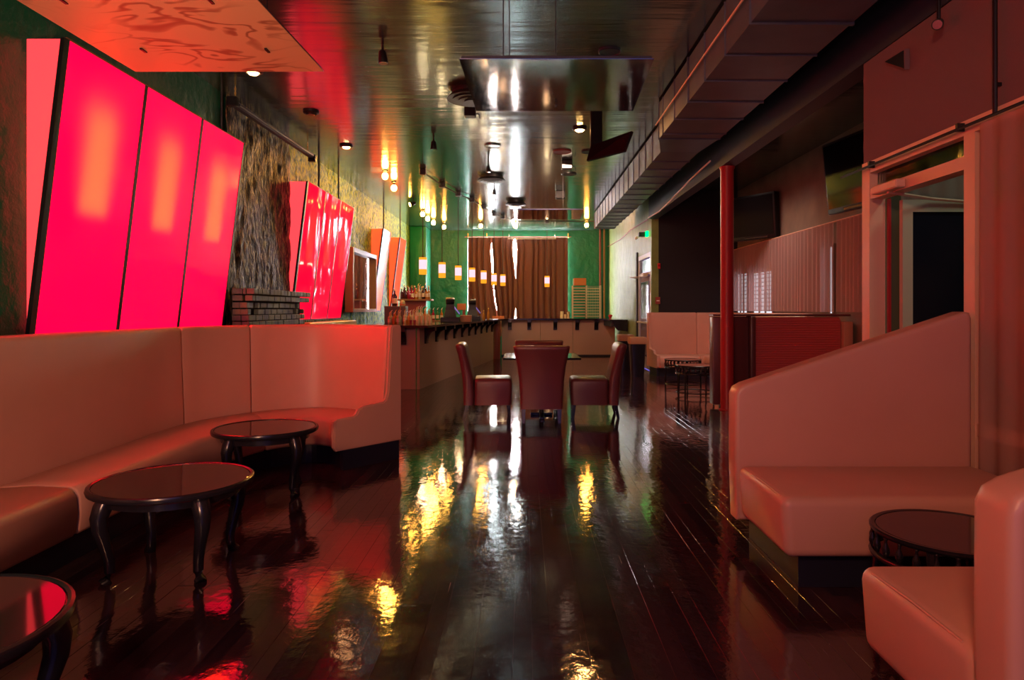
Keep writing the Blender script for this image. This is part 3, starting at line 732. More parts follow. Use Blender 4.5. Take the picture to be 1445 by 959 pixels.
# gallery tables
def gallery_table(loc, label, ringz=0.05, r=0.31, zt=0.435, gal=0.115):
    t = thing('gallery_table', label, 'table', (0, 0, 0), 'round black tables with a spindle gallery')
    bm = B(); lathe(bm, [(r - 0.05, zt - 0.02), (r - 0.008, zt - 0.022), (r, zt - 0.012), (r, zt - 0.004), (r - 0.006, zt), (r - 0.022, zt - 0.002), (r - 0.026, zt - 0.008), (0.02, zt - 0.008)], seg=48); tr = obj('table_rim', bm, M['black'], t, smooth=True)
    bm = B(); lathe(bm, [(r - 0.027, zt - 0.0075), (r - 0.027, zt - 0.004), (r - 0.03, zt - 0.003)], seg=48); obj('glass_top', bm, M['tableglass'], tr, smooth=True, sharp=0.3)
    bm = B(); ring(bm, (0, 0, zt - gal), r - 0.012, 0.014, 40, 8); obj('gallery_ring', bm, M['black'], t, smooth=True, sharp=2)
    bz = B(); h0 = zt - gal + 0.010; h1 = zt - 0.021
    lathe(bz, [(0.006, h0), (0.010, h0 + 0.01), (0.016, h0 + 0.025), (0.015, h0 + 0.04), (0.007, h0 + 0.06), (0.006, h1 - 0.012), (0.010, h1 - 0.004), (0.008, h1)], seg=8)
    me = bpy.data.meshes.new('baluster'); bz.to_mesh(me); bz.free(); me.materials.append(M['black'])
    me.polygons.foreach_set('use_smooth', [True] * len(me.polygons))
    n = 26
    for k in range(n):
        a = 2 * PI * (k + 0.5) / n
        o = bpy.data.objects.new('baluster', me); COL.objects.link(o); o.parent = t; o.location = ((r - 0.014) * math.cos(a), (r - 0.014) * math.sin(a), 0)
    for k in range(4):
        a = PI / 4 + k * PI / 2; c, s = math.cos(a) * (r - 0.014), math.sin(a) * (r - 0.014)
        bm = B(); tube(bm, [(c, s, zt - 0.022), (c, s, zt - gal), (c * 1.0, s * 1.0, 0.25), (c * 1.02, s * 1.02, 0.0)], [0.018, 0.018, 0.014, 0.014], 8); obj('leg', bm, M['black'], t, smooth=True)
    bm = B(); ring(bm, (0, 0, ringz), r - 0.012, 0.010, 40, 6); obj('foot_ring', bm, M['black'], t, smooth=True, sharp=2)
    t.location = loc
    return t
gt = gallery_table((1.79, 2.86, 0), 'round black table with spindle gallery between the two sloped benches')
gf = gallery_table((2.70, 10.75, 0), 'round black gallery table half hidden by the red column', 0.06, 0.32, 0.485, 0.13)
dup(gf, (2.775, 11.95, 0), 0.3, 'round black gallery table in front of the alcove banquette end')

# alcove banquette along the dark wall and the window wall
t = thing('banquette', 'cream vinyl corner banquette against the dark alcove wall', 'banquette', (3.5, 13.5, 0))
al = [(2.66, 14.28, 2.72, 13.72)] + catmull([(2.66, 14.28, 2.72, 13.72), (3.2, 14.32, 3.22, 13.75), (3.62, 14.32, 3.55, 13.75), (4.0, 14.22, 3.62, 13.68), (4.15, 13.9, 3.62, 13.5), (4.17, 13.2, 3.62, 13.2), (4.17, 11.5, 3.62, 11.5), (4.17, 10.2, 3.62, 10.2)], 4)[1:]
banquette(t, al, [(0, 8), (8, 20), (20, 28)], [(0, 8), (8, 20), (20, 28)], 0.42, 1.29)
e_b = Vector((2.66, 14.28, 0)); e_f = Vector((2.72, 13.72, 0)); d = (e_f - e_b).normalized(); nrm = Vector((d.y, -d.x, 0))
if nrm.x > 0: nrm = -nrm
D = (e_f - e_b).length
prof2 = [(u, z if z < 0.6 else 0.6 + (z - 0.6) * 0.69 / 0.616) for u, z in prof]
bm = B(); extrude_poly(bm, [e_b + d * u + Vector((0, 0, z)) for u, z in prof2], nrm * 0.05)
obj('end_panel', bm, M['vinyl'], t, smooth=True)
bm = B(); extrude_poly(bm, [e_b + Vector((0, 0, 0.001)), e_b + Vector((0, 0, 0.168)), e_f - d * 0.06 + Vector((0, 0, 0.168)), e_f - d * 0.06 + Vector((0, 0, 0.001))], nrm * 0.042); obj('plinth', bm, M['plinth'], t)

# red divider sofa seen from behind
t = thing('divider_sofa', 'deep red vinyl sofa seen from behind, between the red column and the doorway', 'sofa', (3.5, 9.6, 0))
bm = B(); box(bm, 2.60, 3.10, 9.42, 9.60, 0.04, 1.255, 0.02, 2); obj('back_panel', bm, M['vinyl_red'], t, smooth=True)
bm = B(); box(bm, 3.105, 3.18, 9.36, 9.60, 0.04, 1.262, 0.02, 2); obj('corner_pad', bm, M['vinyl_red'], t, smooth=True)
bm = B()
# ribbed panel: quilted ridges
nr = 30
rings = []
for k in range(nr * 4 + 1):
    z = 0.25 + 0.97 * k / (nr * 4); rings.append((9.415 - 0.006 * abs(math.sin(PI * k / 4)), z))
pl = [(3.19, y, z) for y, z in rings]; pr = [(4.36, y, z) for y, z in rings]
va = [bm.verts.new(p) for p in pl]; vb = [bm.verts.new(p) for p in pr]
for i in range(len(va) - 1): bm.faces.new((va[i], vb[i], vb[i + 1], va[i + 1]))
box(bm, 3.19, 4.36, 9.42, 9.60, 0.04, 1.25, 0.02, 2)
obj('ribbed_panel', bm, M['vinyl_ribbed'], t)
bm = B(); box(bm, 4.37, 4.50, 9.33, 9.60, 0.04, 1.19, 0.02, 2); obj('end_post', bm, M['vinyl'], t, smooth=True)
bm = B(); box(bm, 2.60, 4.50, 9.40, 9.62, 1.262, 1.29, 0.008); obj('top_cap', bm, M['vinyl_red'], t, smooth=True)
bm = B(); box(bm, 2.85, 4.0, 9.63, 10.1, 0.17, 0.42, 0.04, 3); obj('seat_cushion', bm, M['vinyl'], t, smooth=True)
bm = B(); box(bm, 2.85, 4.0, 9.61, 10.0, 0.001, 0.168); obj('plinth', bm, M['plinth'], t)

# ================================================================== DINING SET
def parsons_chair(label):
    t = thing('dining_chair', label, 'chair', (0, 0, 0), 'oxblood chairs round the dark table')
    bm = B(); rings = []
    lv = [(0.165, 0.255, -0.335, -0.21, 0.03), (0.30, 0.258, -0.338, -0.20, 0.04), (0.50, 0.268, -0.350, -0.215, 0.045), (0.68, 0.290, -0.378, -0.258, 0.05), (0.80, 0.315, -0.402, -0.288, 0.05), (0.865, 0.332, -0.425, -0.300, 0.05), (0.895, 0.338, -0.430, -0.318, 0.05), (0.910, 0.325, -0.418, -0.335, 0.04)]
    for z, hw, y0, y1, r in lv:
        rings.append([Vector((x, y, z + (0.018 * (x / hw) ** 2 if z > 0.85 else 0))) for x, y in rrect(hw, y0, y1, r, 4)])
    loft(bm, rings, True, True); obj('back_rest', bm, M['vinyl_red'], t, smooth=True, sharp=1.0)
    bm = B(); rings = []
    for z, hw, y0, y1 in ((0.165, 0.252, -0.205, 0.26), (0.34, 0.258, -0.20, 0.27), (0.43, 0.262, -0.20, 0.27), (0.465, 0.255, -0.20, 0.257), (0.478, 0.235, -0.19, 0.235)):
        rings.append([Vector((x, y, z + (0.022 * math.cos((y - 0.05) / 0.3 * 1.2) if z > 0.42 else 0))) for x, y in rrect(hw, y0, y1, 0.04, 4)])
    loft(bm, rings, True, True); obj('seat', bm, M['vinyl_red'], t, smooth=True, sharp=1.0)
    for sx in (-1, 1):
        for yb_, ye in ((-0.29, -0.33), (0.225, 0.235)):
            bm = B(); loft(bm, [[Vector((sx * 0.215 + dx * w_, y + dy * w_, z)) for dx, dy in ((-1, -1), (1, -1), (1, 1), (-1, 1))] for z, y, w_ in ((0.164, yb_, 0.026), (0.0, ye, 0.016))]); obj('leg', bm, M['black'], t)
    return t
ch = parsons_chair('oxblood chair with its back to us, closest to the camera at the dark table')
ch.location = (0.205, 8.47, 0)
TX, TY = 0.21, 8.75
dup(ch, (0.205, 9.09, 0), PI, 'oxblood chair on the far side of the dark table, only its top edge showing')
dup(ch, (-0.43, 8.74, 0), -PI / 2 + 0.03, 'oxblood chair at the table, on the side of the long bar')
dup(ch, (0.85, 8.74, 0), PI / 2 - 0.03, 'oxblood chair at the table, on the side of the rubbish bins')
t = thing('dining_table', 'square dark glossy pedestal table ringed by four oxblood chairs', 'table', (0.22, 8.74, 0))
bm = B(); box(bm, -0.26, 0.69, 8.28, 9.20, 0.742, 0.768, 0.006); obj('table_top', bm, M['bartop'], t)
bm = B(); lathe(bm, [(0.035, 0.03), (0.03, 0.10), (0.03, 0.70), (0.10, 0.741)], (0.22, 8.78, 0), 16); obj('pedestal', bm, M['blackmetal'], t, smooth=True)
bm = B(); box(bm, 0.08, 0.36, 8.75, 8.81, 0.0, 0.034, 0.008); box(bm, 0.19, 0.25, 8.40, 9.05, 0.0, 0.035, 0.008); obj('foot', bm, M['black'], t)
# ================================================================== BAR
t = thing('bar_counter', 'long angled bar with a black top, tan front panels and black brackets', 'bar', (-1.2, 16.0, 0))
top = [(-2.8, 11.32), (-1.60, 11.32), (-0.58, 18.75), (-0.45, 19.45), (2.22, 19.45), (2.22, 17.75), (2.69, 17.75), (2.69, 20.35), (-1.55, 20.35), (-2.0, 17.6), (-2.8, 13.9)]
bm = B(); prism(bm, top, 1.052, 1.09)
obj('bar_top', bm, M['bartop'], t)
P0 = Vector((-1.78, 11.58, 0)); P1 = Vector((-0.84, 18.45, 0)); dd = (P1 - P0).normalized(); nn = Vector((dd.y, -dd.x, 0)); LB = (P1 - P0).length
np_ = 4
for i in range(np_):
    a = P0 + dd * (LB * i / np_ + 0.004); b_ = P0 + dd * (LB * (i + 1) / np_ - 0.004)
    bm = B(); extrude_poly(bm, [a + Vector((0, 0, 0.0)), b_ + Vector((0, 0, 0.0)), b_ + Vector((0, 0, 1.05)), a + Vector((0, 0, 1.05))], -nn * 0.05); obj('front_panel', bm, M['barpanel'], t)
bm = B(); box(bm, -2.75, -1.84, 11.55, 11.60, 0, 1.05, 0.004); obj('end_panel', bm, M['barpanel'], t)
bm = B(); cyl(bm, (-0.76, 18.72), 0.10, 0, 1.05, 24); obj('corner_post', bm, M['post'], t, smooth=True)
xs = [-0.66, 0.46, 1.40, 2.62]
for a, b_ in zip(xs[:-1], xs[1:]):
    bm = B(); box(bm, a + 0.004, b_ - 0.004, 19.7, 19.75, 0.045, 1.05, 0.004); obj('front_panel', bm, M['barpanel'], t)
bm = B(); box(bm, -0.66, 2.62, 19.74, 19.78, 0.0, 0.06); obj('kick_strip', bm, M['plinth'], t)
def bracket(c, out, wd=0.055):
    """curved corbel: c at the panel under the top; out = unit vector towards the room"""
    out = Vector(out); side = Vector((-out.y, out.x, 0)) * wd
    pr = [(0.0, 1.05), (0.19, 1.05), (0.19, 0.985)] + [(0.19 - 0.15 * math.sin(a * PI / 2 / 6), 0.80 + 0.185 * math.cos(a * PI / 2 / 6)) for a in range(1, 7)] + [(0.04, 0.76), (0.0, 0.76)]
    bm = B(); extrude_poly(bm, [Vector(c) + out * u + Vector((0, 0, z)) - side for u, z in pr], side * 2); obj('bracket', bm, M['black'], t)
for k in range(10):
    bracket(P0 + dd * (0.35 + k * 0.70), nn)
bracket((-2.05, 11.55, 0), (0, -1, 0))
for xx in (-0.42, 0.14, 0.89, 1.52, 2.07): bracket((xx, 19.70, 0), (0, -1, 0))
bm = B()
extrude_poly(bm, [(2.69, 17.8, 1.05), (2.30, 17.8, 1.05), (2.33, 17.8, 0.92), (2.45, 17.8, 0.80), (2.69, 17.8, 0.78)], (0, 0.10, 0)); obj('bracket', bm, M['black'], t)
bm = B(); box(bm, 2.28, 2.69, 17.9, 19.6, 0.9, 1.05); obj('drip_apron', bm, M['plinth'], t)

# ---- pendants: eight over the bar, on a bent conduit track
PEN = [(-1.83, 12.3), (-1.64, 13.6), (-1.42, 14.65), (-1.18, 15.4), (-0.985, 16.5), (-0.79, 17.75), (-0.577, 18.3), (0.636, 19.15)]
PL = ['first pendant lamp at the near end of the bar', 'second pendant lamp over the long bar run', 'third pendant lamp, last in front of green plaster', 'fourth pendant lamp, first in front of the brown curtain', 'fifth pendant lamp over the long bar run', 'sixth pendant lamp over the bar, by the narrow curtain gap', 'seventh pendant lamp, at the bend of the bar', 'lone pendant lamp over the far bar in front of the curtain']
t = thing('pendant_lamp', PL[0], 'lamp', (0, 0, 0), 'amber and white glass pendants over the bar')
bm = B(); box(bm, -0.06, 0.06, -0.06, 0.06, CZ - 0.10, CZ - 0.001, 0.012); obj('canopy_box', bm, M['blackmetal'], t)
bm = B(); tube(bm, [(0, 0, CZ - 0.10), (0, 0, 2.30)], 0.008, 6); obj('cord', bm, M['blackmetal'], t)
bm = B(); lathe(bm, [(0.069, 1.985), (0.07, 1.99), (0.07, 2.075), (0.069, 2.078)], seg=20); obj('amber_band', bm, M['shadeamber'], t, smooth=True)
bm = B(); lathe(bm, [(0.069, 2.078), (0.07, 2.08), (0.07, 2.245), (0.069, 2.248)], seg=20); obj('frosted_band', bm, M['shadewhite'], t, smooth=True)
bm = B(); lathe(bm, [(0.069, 2.248), (0.07, 2.25), (0.07, 2.29), (0.066, 2.292)], seg=20); obj('amber_band', bm, M['shadeamber'], t, smooth=True)
bm = B(); lathe(bm, [(0.02, 2.292), (0.02, 2.31), (0.008, 2.33)], seg=12); obj('shade_cap', bm, M['blackmetal'], t, smooth=True)
gl = bpy.data.lights.new('pendant_glow', 'POINT'); gl.energy = 5.0; gl.color = (1.0, 0.62, 0.34); gl.shadow_soft_size = 0.03
glo = bpy.data.objects.new('pendant_glow', gl); COL.objects.link(glo); glo.location = (0, 0, 1.94); glo.parent = t
for i, (x, y) in enumerate(PEN):
    if i == 0: t.location = (x, y, 0); pen = t
    else: dup(pen, (x, y, 0), 0, PL[i])
bm = B()
pts = [(x, y, CZ - 0.05) for x, y in PEN[:7]]
for a, b_ in zip(pts[:-1], pts[1:]):
    a = Vector(a); b_ = Vector(b_); u = (b_ - a).normalized(); tube(bm, [a + u * 0.08, b_ - u * 0.08], 0.016, 6)
tube(bm, [(-0.50, 18.45, CZ - 0.05), (-0.2, 19.15, CZ - 0.05), (0.55, 19.15, CZ - 0.05)], 0.014, 6); tube(bm, [(0.72, 19.15, CZ - 0.05), (2.0, 19.2, CZ - 0.05)], 0.014, 6)
tag(obj('conduit_track', bm, M['blackmetal']), 'thin bent black conduit linking the pendant boxes on the ceiling', 'conduit')

# ---- back wall curtains with gaps of daylight
def curtain(t, x0f, x1f, n, y, z0, z1, amp, m, seed, nz=24, per=16, groove=False):
    bm = B(); rr = random.Random(seed); ph = [rr.uniform(-0.5, 0.5) for _ in range(n + 2)]; am = [rr.uniform(0.5, 1.25) for _ in range(n + 2)]
    def f(u, v):
        z = z0 + (z1 - z0) * v; a = x0f(z); b_ = x1f(z); s = u * n; k = int(min(s, n - 1)); fr = s - k
        A = am[k] * (1 - fr) + am[k + 1] * fr; p_ = ph[k] * (1 - fr) + ph[k + 1] * fr
        uu = u + 0.45 / n * noise.noise(Vector((u * n * 0.55, seed * 3.1, 0.0))) * min(1, 8 * u, 8 * (1 - u))
        s = uu * n
        if groove:
            q = 1 - abs(math.sin(PI * (s + 0.5))); kk = int(s + 1.0) % (n + 1)
            return (a + (b_ - a) * u, y + amp * (0.25 + 0.6 * am[kk]) * q ** 1.7 * (0.7 + 0.3 * (1 - v)) + 0.012 * math.sin(7 * s + seed), z)
        return (a + (b_ - a) * u, y + amp * A * math.sin(2 * PI * s + p_ * 1.2 + 0.25 * math.sin(z * 1.3 + seed)) * (0.75 + 0.25 * (1 - v)), z)
    sheet(bm, f, n * per // 2, nz)
    return bm
def lerp(z, pts):
    for (za, a), (zb, b_) in zip(pts[:-1], pts[1:]):
        if za <= z <= zb: return a + (b_ - a) * (z - za) / (zb - za)
    return pts[0][1] if z < pts[0][0] else pts[-1][1]
g1 = [(0.9, -0.86), (1.25, -0.86), (1.6, -0.93), (2.1, -0.985), (2.4, -1.0), (3.0, -1.03), (3.25, -1.05), (3.45, -1.04), (3.7, -1.03)]
w1 = [(0.9, 0.0), (1.25, 0.0), (1.45, 0.035), (2.0, 0.045), (2.4, 0.06), (3.0, 0.095), (3.2, 0.10), (3.45, 0.01), (3.7, 0.0)]
g2 = [(0.9, -0.29), (1.3, -0.28), (2.4, -0.28), (3.5, -0.31), (3.7, -0.31)]
w2 = [(0.9, 0.09), (1.18, 0.06), (1.36, 0.0), (2.35, 0.0), (2.6, 0.035), (3.1, 0.16), (3.3, 0.20), (3.5, 0.12), (3.62, 0.02), (3.7, 0.0)]
CY = 21.72
for nm, xa, xb, n, sd, lab in (('a', lambda z: -1.793, lambda z: lerp(z, g1) - lerp(z, w1) * 0.33 + 0.003, 4, 11, 'brown floor curtain hanging closest to the bottle corner of the big window'),
                           ('b', lambda z: lerp(z, g1) + lerp(z, w1) * 0.33 - 0.003, lambda z: lerp(z, g2) - lerp(z, w2) * 0.36 + 0.001, 4, 5, 'middle brown curtain between the two bright slits of the big window'),
                           ('c', lambda z: lerp(z, g2) + lerp(z, w2) * 0.36 - 0.000, lambda z: 1.385, 8, 8, 'widest brown curtain, on the side of the wire rack')):
    tag(obj('curtain', curtain(None, xa, xb, n, CY, 0.5, 3.64, 0.15, None, sd, 30, 44, True), M['curtain'], smooth=True, sharp=3), lab, 'curtain', 'brown curtains over the back window')
t = thing('curtain_rod', 'thin curtain rod over the brown window curtains', 'rod', (-0.2, CY, 3.68))
bm = B(); tube(bm, [(-1.9, CY + 0.07, 3.67), (1.5, CY + 0.07, 3.67)], 0.012, 6); obj('rod', bm, M['post'], t)
for xx in (-1.8, -1.2, 1.4): bm = B(); box(bm, xx - 0.012, xx + 0.012, CY + 0.05, BY - 0.03, 3.65, 3.78); obj('rod_bracket', bm, M['gold'], t)
bm = B(); tube(bm, [(-0.52, CY - 0.20, 3.58), (1.0, CY - 0.20, 3.58)], 0.018, 6); box(bm, -0.5, -0.48, CY - 0.21, BY - 0.03, 3.70, 3.73); box(bm, 0.96, 0.98, CY - 0.21, BY - 0.03, 3.70, 3.73); box(bm, -0.5, -0.48, CY - 0.21, CY - 0.19, 3.57, 3.73); box(bm, 0.96, 0.98, CY - 0.21, CY - 0.19, 3.57, 3.73); tag(obj('white_rod', bm, M['white']), 'short white rod in front of the upper brown curtain', 'rod')

# ---- voile curtains
def voile(y0, y1, x, z0, z1, n, amp, m, label, seed, grp):
    bm = curtain(None, lambda z: y0, lambda z: y1, n, 0, z0, z1, amp, None, seed, 10, 14)
    for v in bm.verts: v.co = Vector((x + v.co.y, v.co.x, v.co.z))
    o = obj('sheer_curtain', bm, m, smooth=True, sharp=3); tag(o, label, 'curtain', grp); return o
voile(9.72, 14.5, 4.40, 1.32, 2.595, 34, 0.022, M['sheer'], 'wide mauve voile curtain in front of the small blinded windows', 3, 'voile curtains')
voile(8.6, 9.60, 4.40, 1.32, 2.595, 8, 0.03, M['sheer'], 'narrow mauve voile curtain half hidden by the doorway jamb', 9, 'voile curtains')
voile(1.2, 3.93, 2.612, 0.10, 2.42, 15, 0.018, M['sheer_red'], 'rose voile curtain over the shop front glass beside the doorway', 4, 'voile curtains')
bm = curtain(None, lambda z: 2.85, lambda z: 4.5, 14, 5.16, 0.1, 2.45, 0.02, None, 6, 8, 12)
tag(obj('sheer_curtain', bm, M['sheer'], smooth=True, sharp=3), 'mauve voile curtain inside the lobby, seen above the open door', 'curtain', 'voile curtains')
t = thing('curtain_rod', 'slim rod with hooks across the top of the shop front', 'rod', (2.6, 4.5, 2.44))
bm = B(); tube(bm, [(2.60, 1.0, 2.438), (2.60, 5.6, 2.438)], 0.010, 8); obj('rod', bm, M['blackmetal'], t)
for yy in (5.15, 4.1, 2.6): bm = B(); box(bm, 2.595, 2.642, yy - 0.01, yy + 0.01, 2.425, 2.475); obj('hook', bm, M['blackmetal'], t)
tag(obj('curtain_rod', (lambda b: (tube(b, [(4.43, 8.5, 2.61), (4.43, 14.55, 2.61)], 0.012, 6), b)[1])(B()), M['frame']), 'pale rod carrying the mauve voile along the window wall', 'rod')

# ================================================================== BEHIND AND ON THE BAR
def bottle(name, label, cat, loc, h, r, gm, group, spout=None, lab=True):
    t = thing(name, label, cat, loc, group)
    x, y, z = loc
    bm = B(); lathe(bm, [(r * 0.9, z), (r, z + 0.01), (r, z + h * 0.55), (r * 0.85, z + h * 0.64), (r * 0.36, z + h * 0.74), (r * 0.33, z + h * 0.93), (r * 0.40, z + h * 0.94), (r * 0.40, z + h * 0.96)], (x, y, 0), 12); gb = obj('glass_body', bm, gm, t, smooth=True)
    bm = B()
    if spout: tube(bm, [(x, y, z + h * 0.95), (x + 0.004, y, z + h * 1.06), (x + 0.03, y, z + h * 1.14)], [r * 0.34, r * 0.2, r * 0.14], 6); obj('pour_spout', bm, spout, t)
    else: lathe(bm, [(r * 0.42, z + h * 0.92), (r * 0.42, z + h), (r * 0.3, z + h * 1.005)], (x, y, 0), 10); obj('cap', bm, M['gold'], t)
    if lab:
        bm = B(); lathe(bm, [(r * 1.02, z + h * 0.16), (r * 1.02, z + h * 0.46)], (x, y, 0), 12); obj('paper_label', bm, M['label'], gb, smooth=True)
    return t
BT = 1.0905
ORD = ('first', 'second', 'third', 'fourth', 'fifth', 'sixth', 'seventh', 'eighth')
rr = random.Random(21)
# liquor shelf on its bracket stand
t = thing('bottle_shelf', 'dark shelf on a curved bracket stand crowded with liquor bottles behind the bar', 'shelf', (-2.6, 16.0, 0))
bm = B(); box(bm, -3.02, -2.16, 15.80, 16.25, 1.555, 1.595, 0.006); obj('shelf_board', bm, M['wood'], t)
bm = B(); extrude_poly(bm, [(-2.92, 15.95, 1.554), (-2.30, 15.95, 1.554), (-2.31, 15.95, 1.44), (-2.42, 15.95, 1.40), (-2.55, 15.95, 1.30), (-2.62, 15.95, 1.10), (-2.62, 15.95, 0.0), (-2.92, 15.95, 0.0)], (0, 0.16, 0)); obj('bracket', bm, M['post'], t)
k = 0
for row in range(2):
    for i in range(8):
        gm = (M['bottle_dark'], M['bottle_dark'], M['bottle_red'], M['bottle_red'], M['bottle_amber'], M['bottle_clear'], M['bottle_dark'], M['bottle_amber'])[i]
        bottle('liquor_bottle', ('dark', 'brown', 'red', 'ruby', 'amber', 'clear', 'black', 'honey')[i] + ' bottle, ' + ORD[i] + ' from the wall in the ' + ('front', 'rear')[row] + ' row on the bracket shelf', 'bottle', (-2.86 + i * 0.083 + row * 0.03, 15.9 + row * 0.15, 1.5955), rr.uniform(0.24, 0.31) + row * 0.05, 0.033, gm, 'bottles on the bracket shelf', spout=M['gold'] if (i + row) % 2 else None, lab=i > 2)
bm = B(); box(bm, -2.72, -2.31, 13.25, 13.55, BT, 1.42, 0.008); 
t = thing('grey_box', 'grey panelled box under a tall bottle at the near end of the bar', 'box', (-2.5, 13.4, BT)); obj('case', bm, M['greybox'], t)
bm = B(); box(bm, -2.42, -2.40, 13.242, 13.249, 1.10, 1.41); obj('trim_strip', bm, M['wood'], t)
bottle('liquor_bottle', 'tall gold labelled bottle alone on the grey box', 'bottle', (-2.55, 13.40, 1.4205), 0.33, 0.055, M['bottle_dark'], None)
t = thing('jar', 'squat round jar with an orange label on the grey box', 'jar', (-2.39, 13.38, 1.4205))
bm = B(); lathe(bm, [(0.04, 1.4205), (0.055, 1.45), (0.052, 1.50), (0.03, 1.53), (0.02, 1.54)], (-2.39, 13.38, 0), 14); obj('glass_body', bm, M['bottle_clear'], t, smooth=True)
bm = B(); lathe(bm, [(0.0555, 1.437), (0.0565, 1.46)], (-2.39, 13.38, 0), 14); obj('paper_label', bm, M['box'], t, smooth=True)
# spouted bottles in front of the grey box
for i in range(6):
    bottle('liquor_bottle', ('clear', 'amber', 'pale')[i % 3] + ' spouted bottle, ' + ORD[i % 3] + ' in the ' + ('front', 'rear')[i // 3] + ' row before the grey box', 'bottle', (-2.42 + (i % 3) * 0.08, 12.25 + (i // 3) * 0.12, BT), rr.uniform(0.19, 0.23), 0.032, (M['bottle_clear'], M['bottle_amber'], M['bottle_clear'])[i % 3], 'spouted bottles before the grey box', spout=M['white'] if i % 2 else M['gold'], lab=i % 2 == 0)
for i in range(14):
    bottle('liquor_bottle', ('clear', 'amber', 'pale', 'plain')[i % 4] + ' spouted bottle, ' + ORD[i % 7] + ' in the ' + ('front', 'rear')[i // 7] + ' row under the bracket shelf', 'bottle', (-2.28 + (i % 7) * 0.075, 13.0 + (i // 7) * 0.15 + rr.uniform(0, 0.05), BT), rr.uniform(0.20, 0.30), 0.031, (M['bottle_clear'], M['bottle_amber'], M['bottle_clear'], M['bottle_clear'])[i % 4], 'spouted bottles under the bracket shelf', spout=(M['gold'], M['white'], M['label'])[i % 3], lab=i % 3 == 0)
for i in range(3):
    t = thing('shot_glass', ('small amber glass', 'small red glass', 'last small red glass')[i] + ' on the bar before the bottle cluster', 'glass', (-2.16 + i * 0.07, 12.55, BT), 'red tinted glasses')
    bm = B(); lathe(bm, [(0.02, BT), (0.027, BT + 0.07), (0.023, BT + 0.07), (0.018, BT + 0.012)], (-2.16 + i * 0.07, 12.55, 0), 12); obj('glass_body', bm, M['bottle_red'] if i else M['bottle_amber'], t, smooth=True)
for i in range(4):
    t = thing('tumbler', 'clear upside-down glass, ' + ORD[i] + ' in the row before the big bottle cluster', 'glass', (-1.98 + i * 0.075, 12.75, BT), 'clear glasses in a row')
    bm = B(); lathe(bm, [(0.036, BT), (0.036, BT + 0.02), (0.030, BT + 0.15), (0.028, BT + 0.153)], (-1.98 + i * 0.075, 12.75, 0), 14); obj('glass_body', bm, M['bottle_clear'], t, smooth=True)
bm = B(); box(bm, -2.12, -1.74, 15.35, 15.65, BT, BT + 0.018, 0.004); tag(obj('bottle_tray', bm, M['wood']), 'thin wooden tray under the row of four bottles', 'tray')
for i, (gm, nm_) in enumerate(((M['bottle_red'], 'dark red'), (M['bottle_green'], 'green'), (M['bottle_amber'], 'amber'), (M['bottle_red'], 'orange labelled'))):
    bottle('liquor_bottle', nm_ + ' bottle in the row of four on the wooden tray', 'bottle', (-2.07 + i * 0.095, 15.5, BT + 0.0185), 0.25, 0.035, gm, 'row of four bottles', spout=M['white'] if i < 3 else M['redplastic'])
def terminal(label, x, y, rz):
    t = thing('cash_terminal', label, 'till', (0, 0, 0), 'tills on the bar')
    bm = B(); box(bm, -0.20, 0.20, -0.20, 0.20, 0, 0.10, 0.01); obj('cash_drawer', bm, M['blackmetal'], t)
    bm = B(); loft(bm, [[Vector((sx * w_, y_ + dy * w2, z)) for sx, dy in ((-1, -1), (1, -1), (1, 1), (-1, 1))] for z, w_, w2, y_ in ((0.101, 0.13, 0.15, 0.0), (0.25, 0.10, 0.09, -0.02), (0.40, 0.075, 0.055, -0.05))]); obj('stand', bm, M['blackmetal'], t)
    bm = B(); obox(bm, (0.0, -0.07, 0.44), (0.09, 0, 0), (0, 0.06, 0.022), (0, -0.02, 0.055), 0.015, 2); hd = obj('hood', bm, M['blackmetal'], t, smooth=True)
    bm = B(); obox(bm, (0.13, 0.0, 0.255), (0.012, 0, 0.012), (0, 0.10, 0), (0.07, 0, -0.09), 0.004); obj('keyboard', bm, M['chrome'], t)
    bm = B(); obox(bm, (0.0, -0.125, 0.43), (0.075, 0, 0), (0, 0.004, 0.0), (0, 0.012, 0.038)); obj('display', bm, M['screen'], hd)
    t.location = (x, y, BT); t.rotation_euler = (0, 0, rz); return t
tm = terminal('black till with a sloped stand beside the row of four bottles', -1.56, 14.35, 0.1)
dup(tm, (-1.28, 16.75, BT), 0.1, 'black till with a sloped stand in front of the curtain corner')
bm = B(); box(bm, -1.36, -1.13, 14.4, 14.7, BT, BT + 0.14, 0.006)
tag(obj('carton', bm, M['tan']), 'open brown carton beside the first till', 'box')
t = thing('card_stand', 'orange box on a thin post between the two tills', 'box', (-1.46, 15.9, BT))
bm = B(); box(bm, -1.56, -1.36, 15.85, 15.95, BT + 0.25, BT + 0.40, 0.006); obj('orange_box', bm, M['box'], t)
bm = B(); box(bm, -1.44, -1.38, 15.87, 15.93, BT, BT + 0.249); obj('post', bm, M['post'], t)
for i in range(2):
    bottle('liquor_bottle', ('shorter', 'taller')[i] + ' small amber bottle beside the second till', 'bottle', (-1.03 + i * 0.12, 17.3, BT), 0.24 + 0.06 * i, 0.035, M['bottle_amber'], 'amber bottles by the second till', lab=False)
bm = B(); box(bm, -0.92, -0.58, 19.6, 19.85, BT, BT + 0.07, 0.006); tag(obj('low_tray', bm, M['box']), 'low brown tray on the bar corner below the curtain', 'tray')
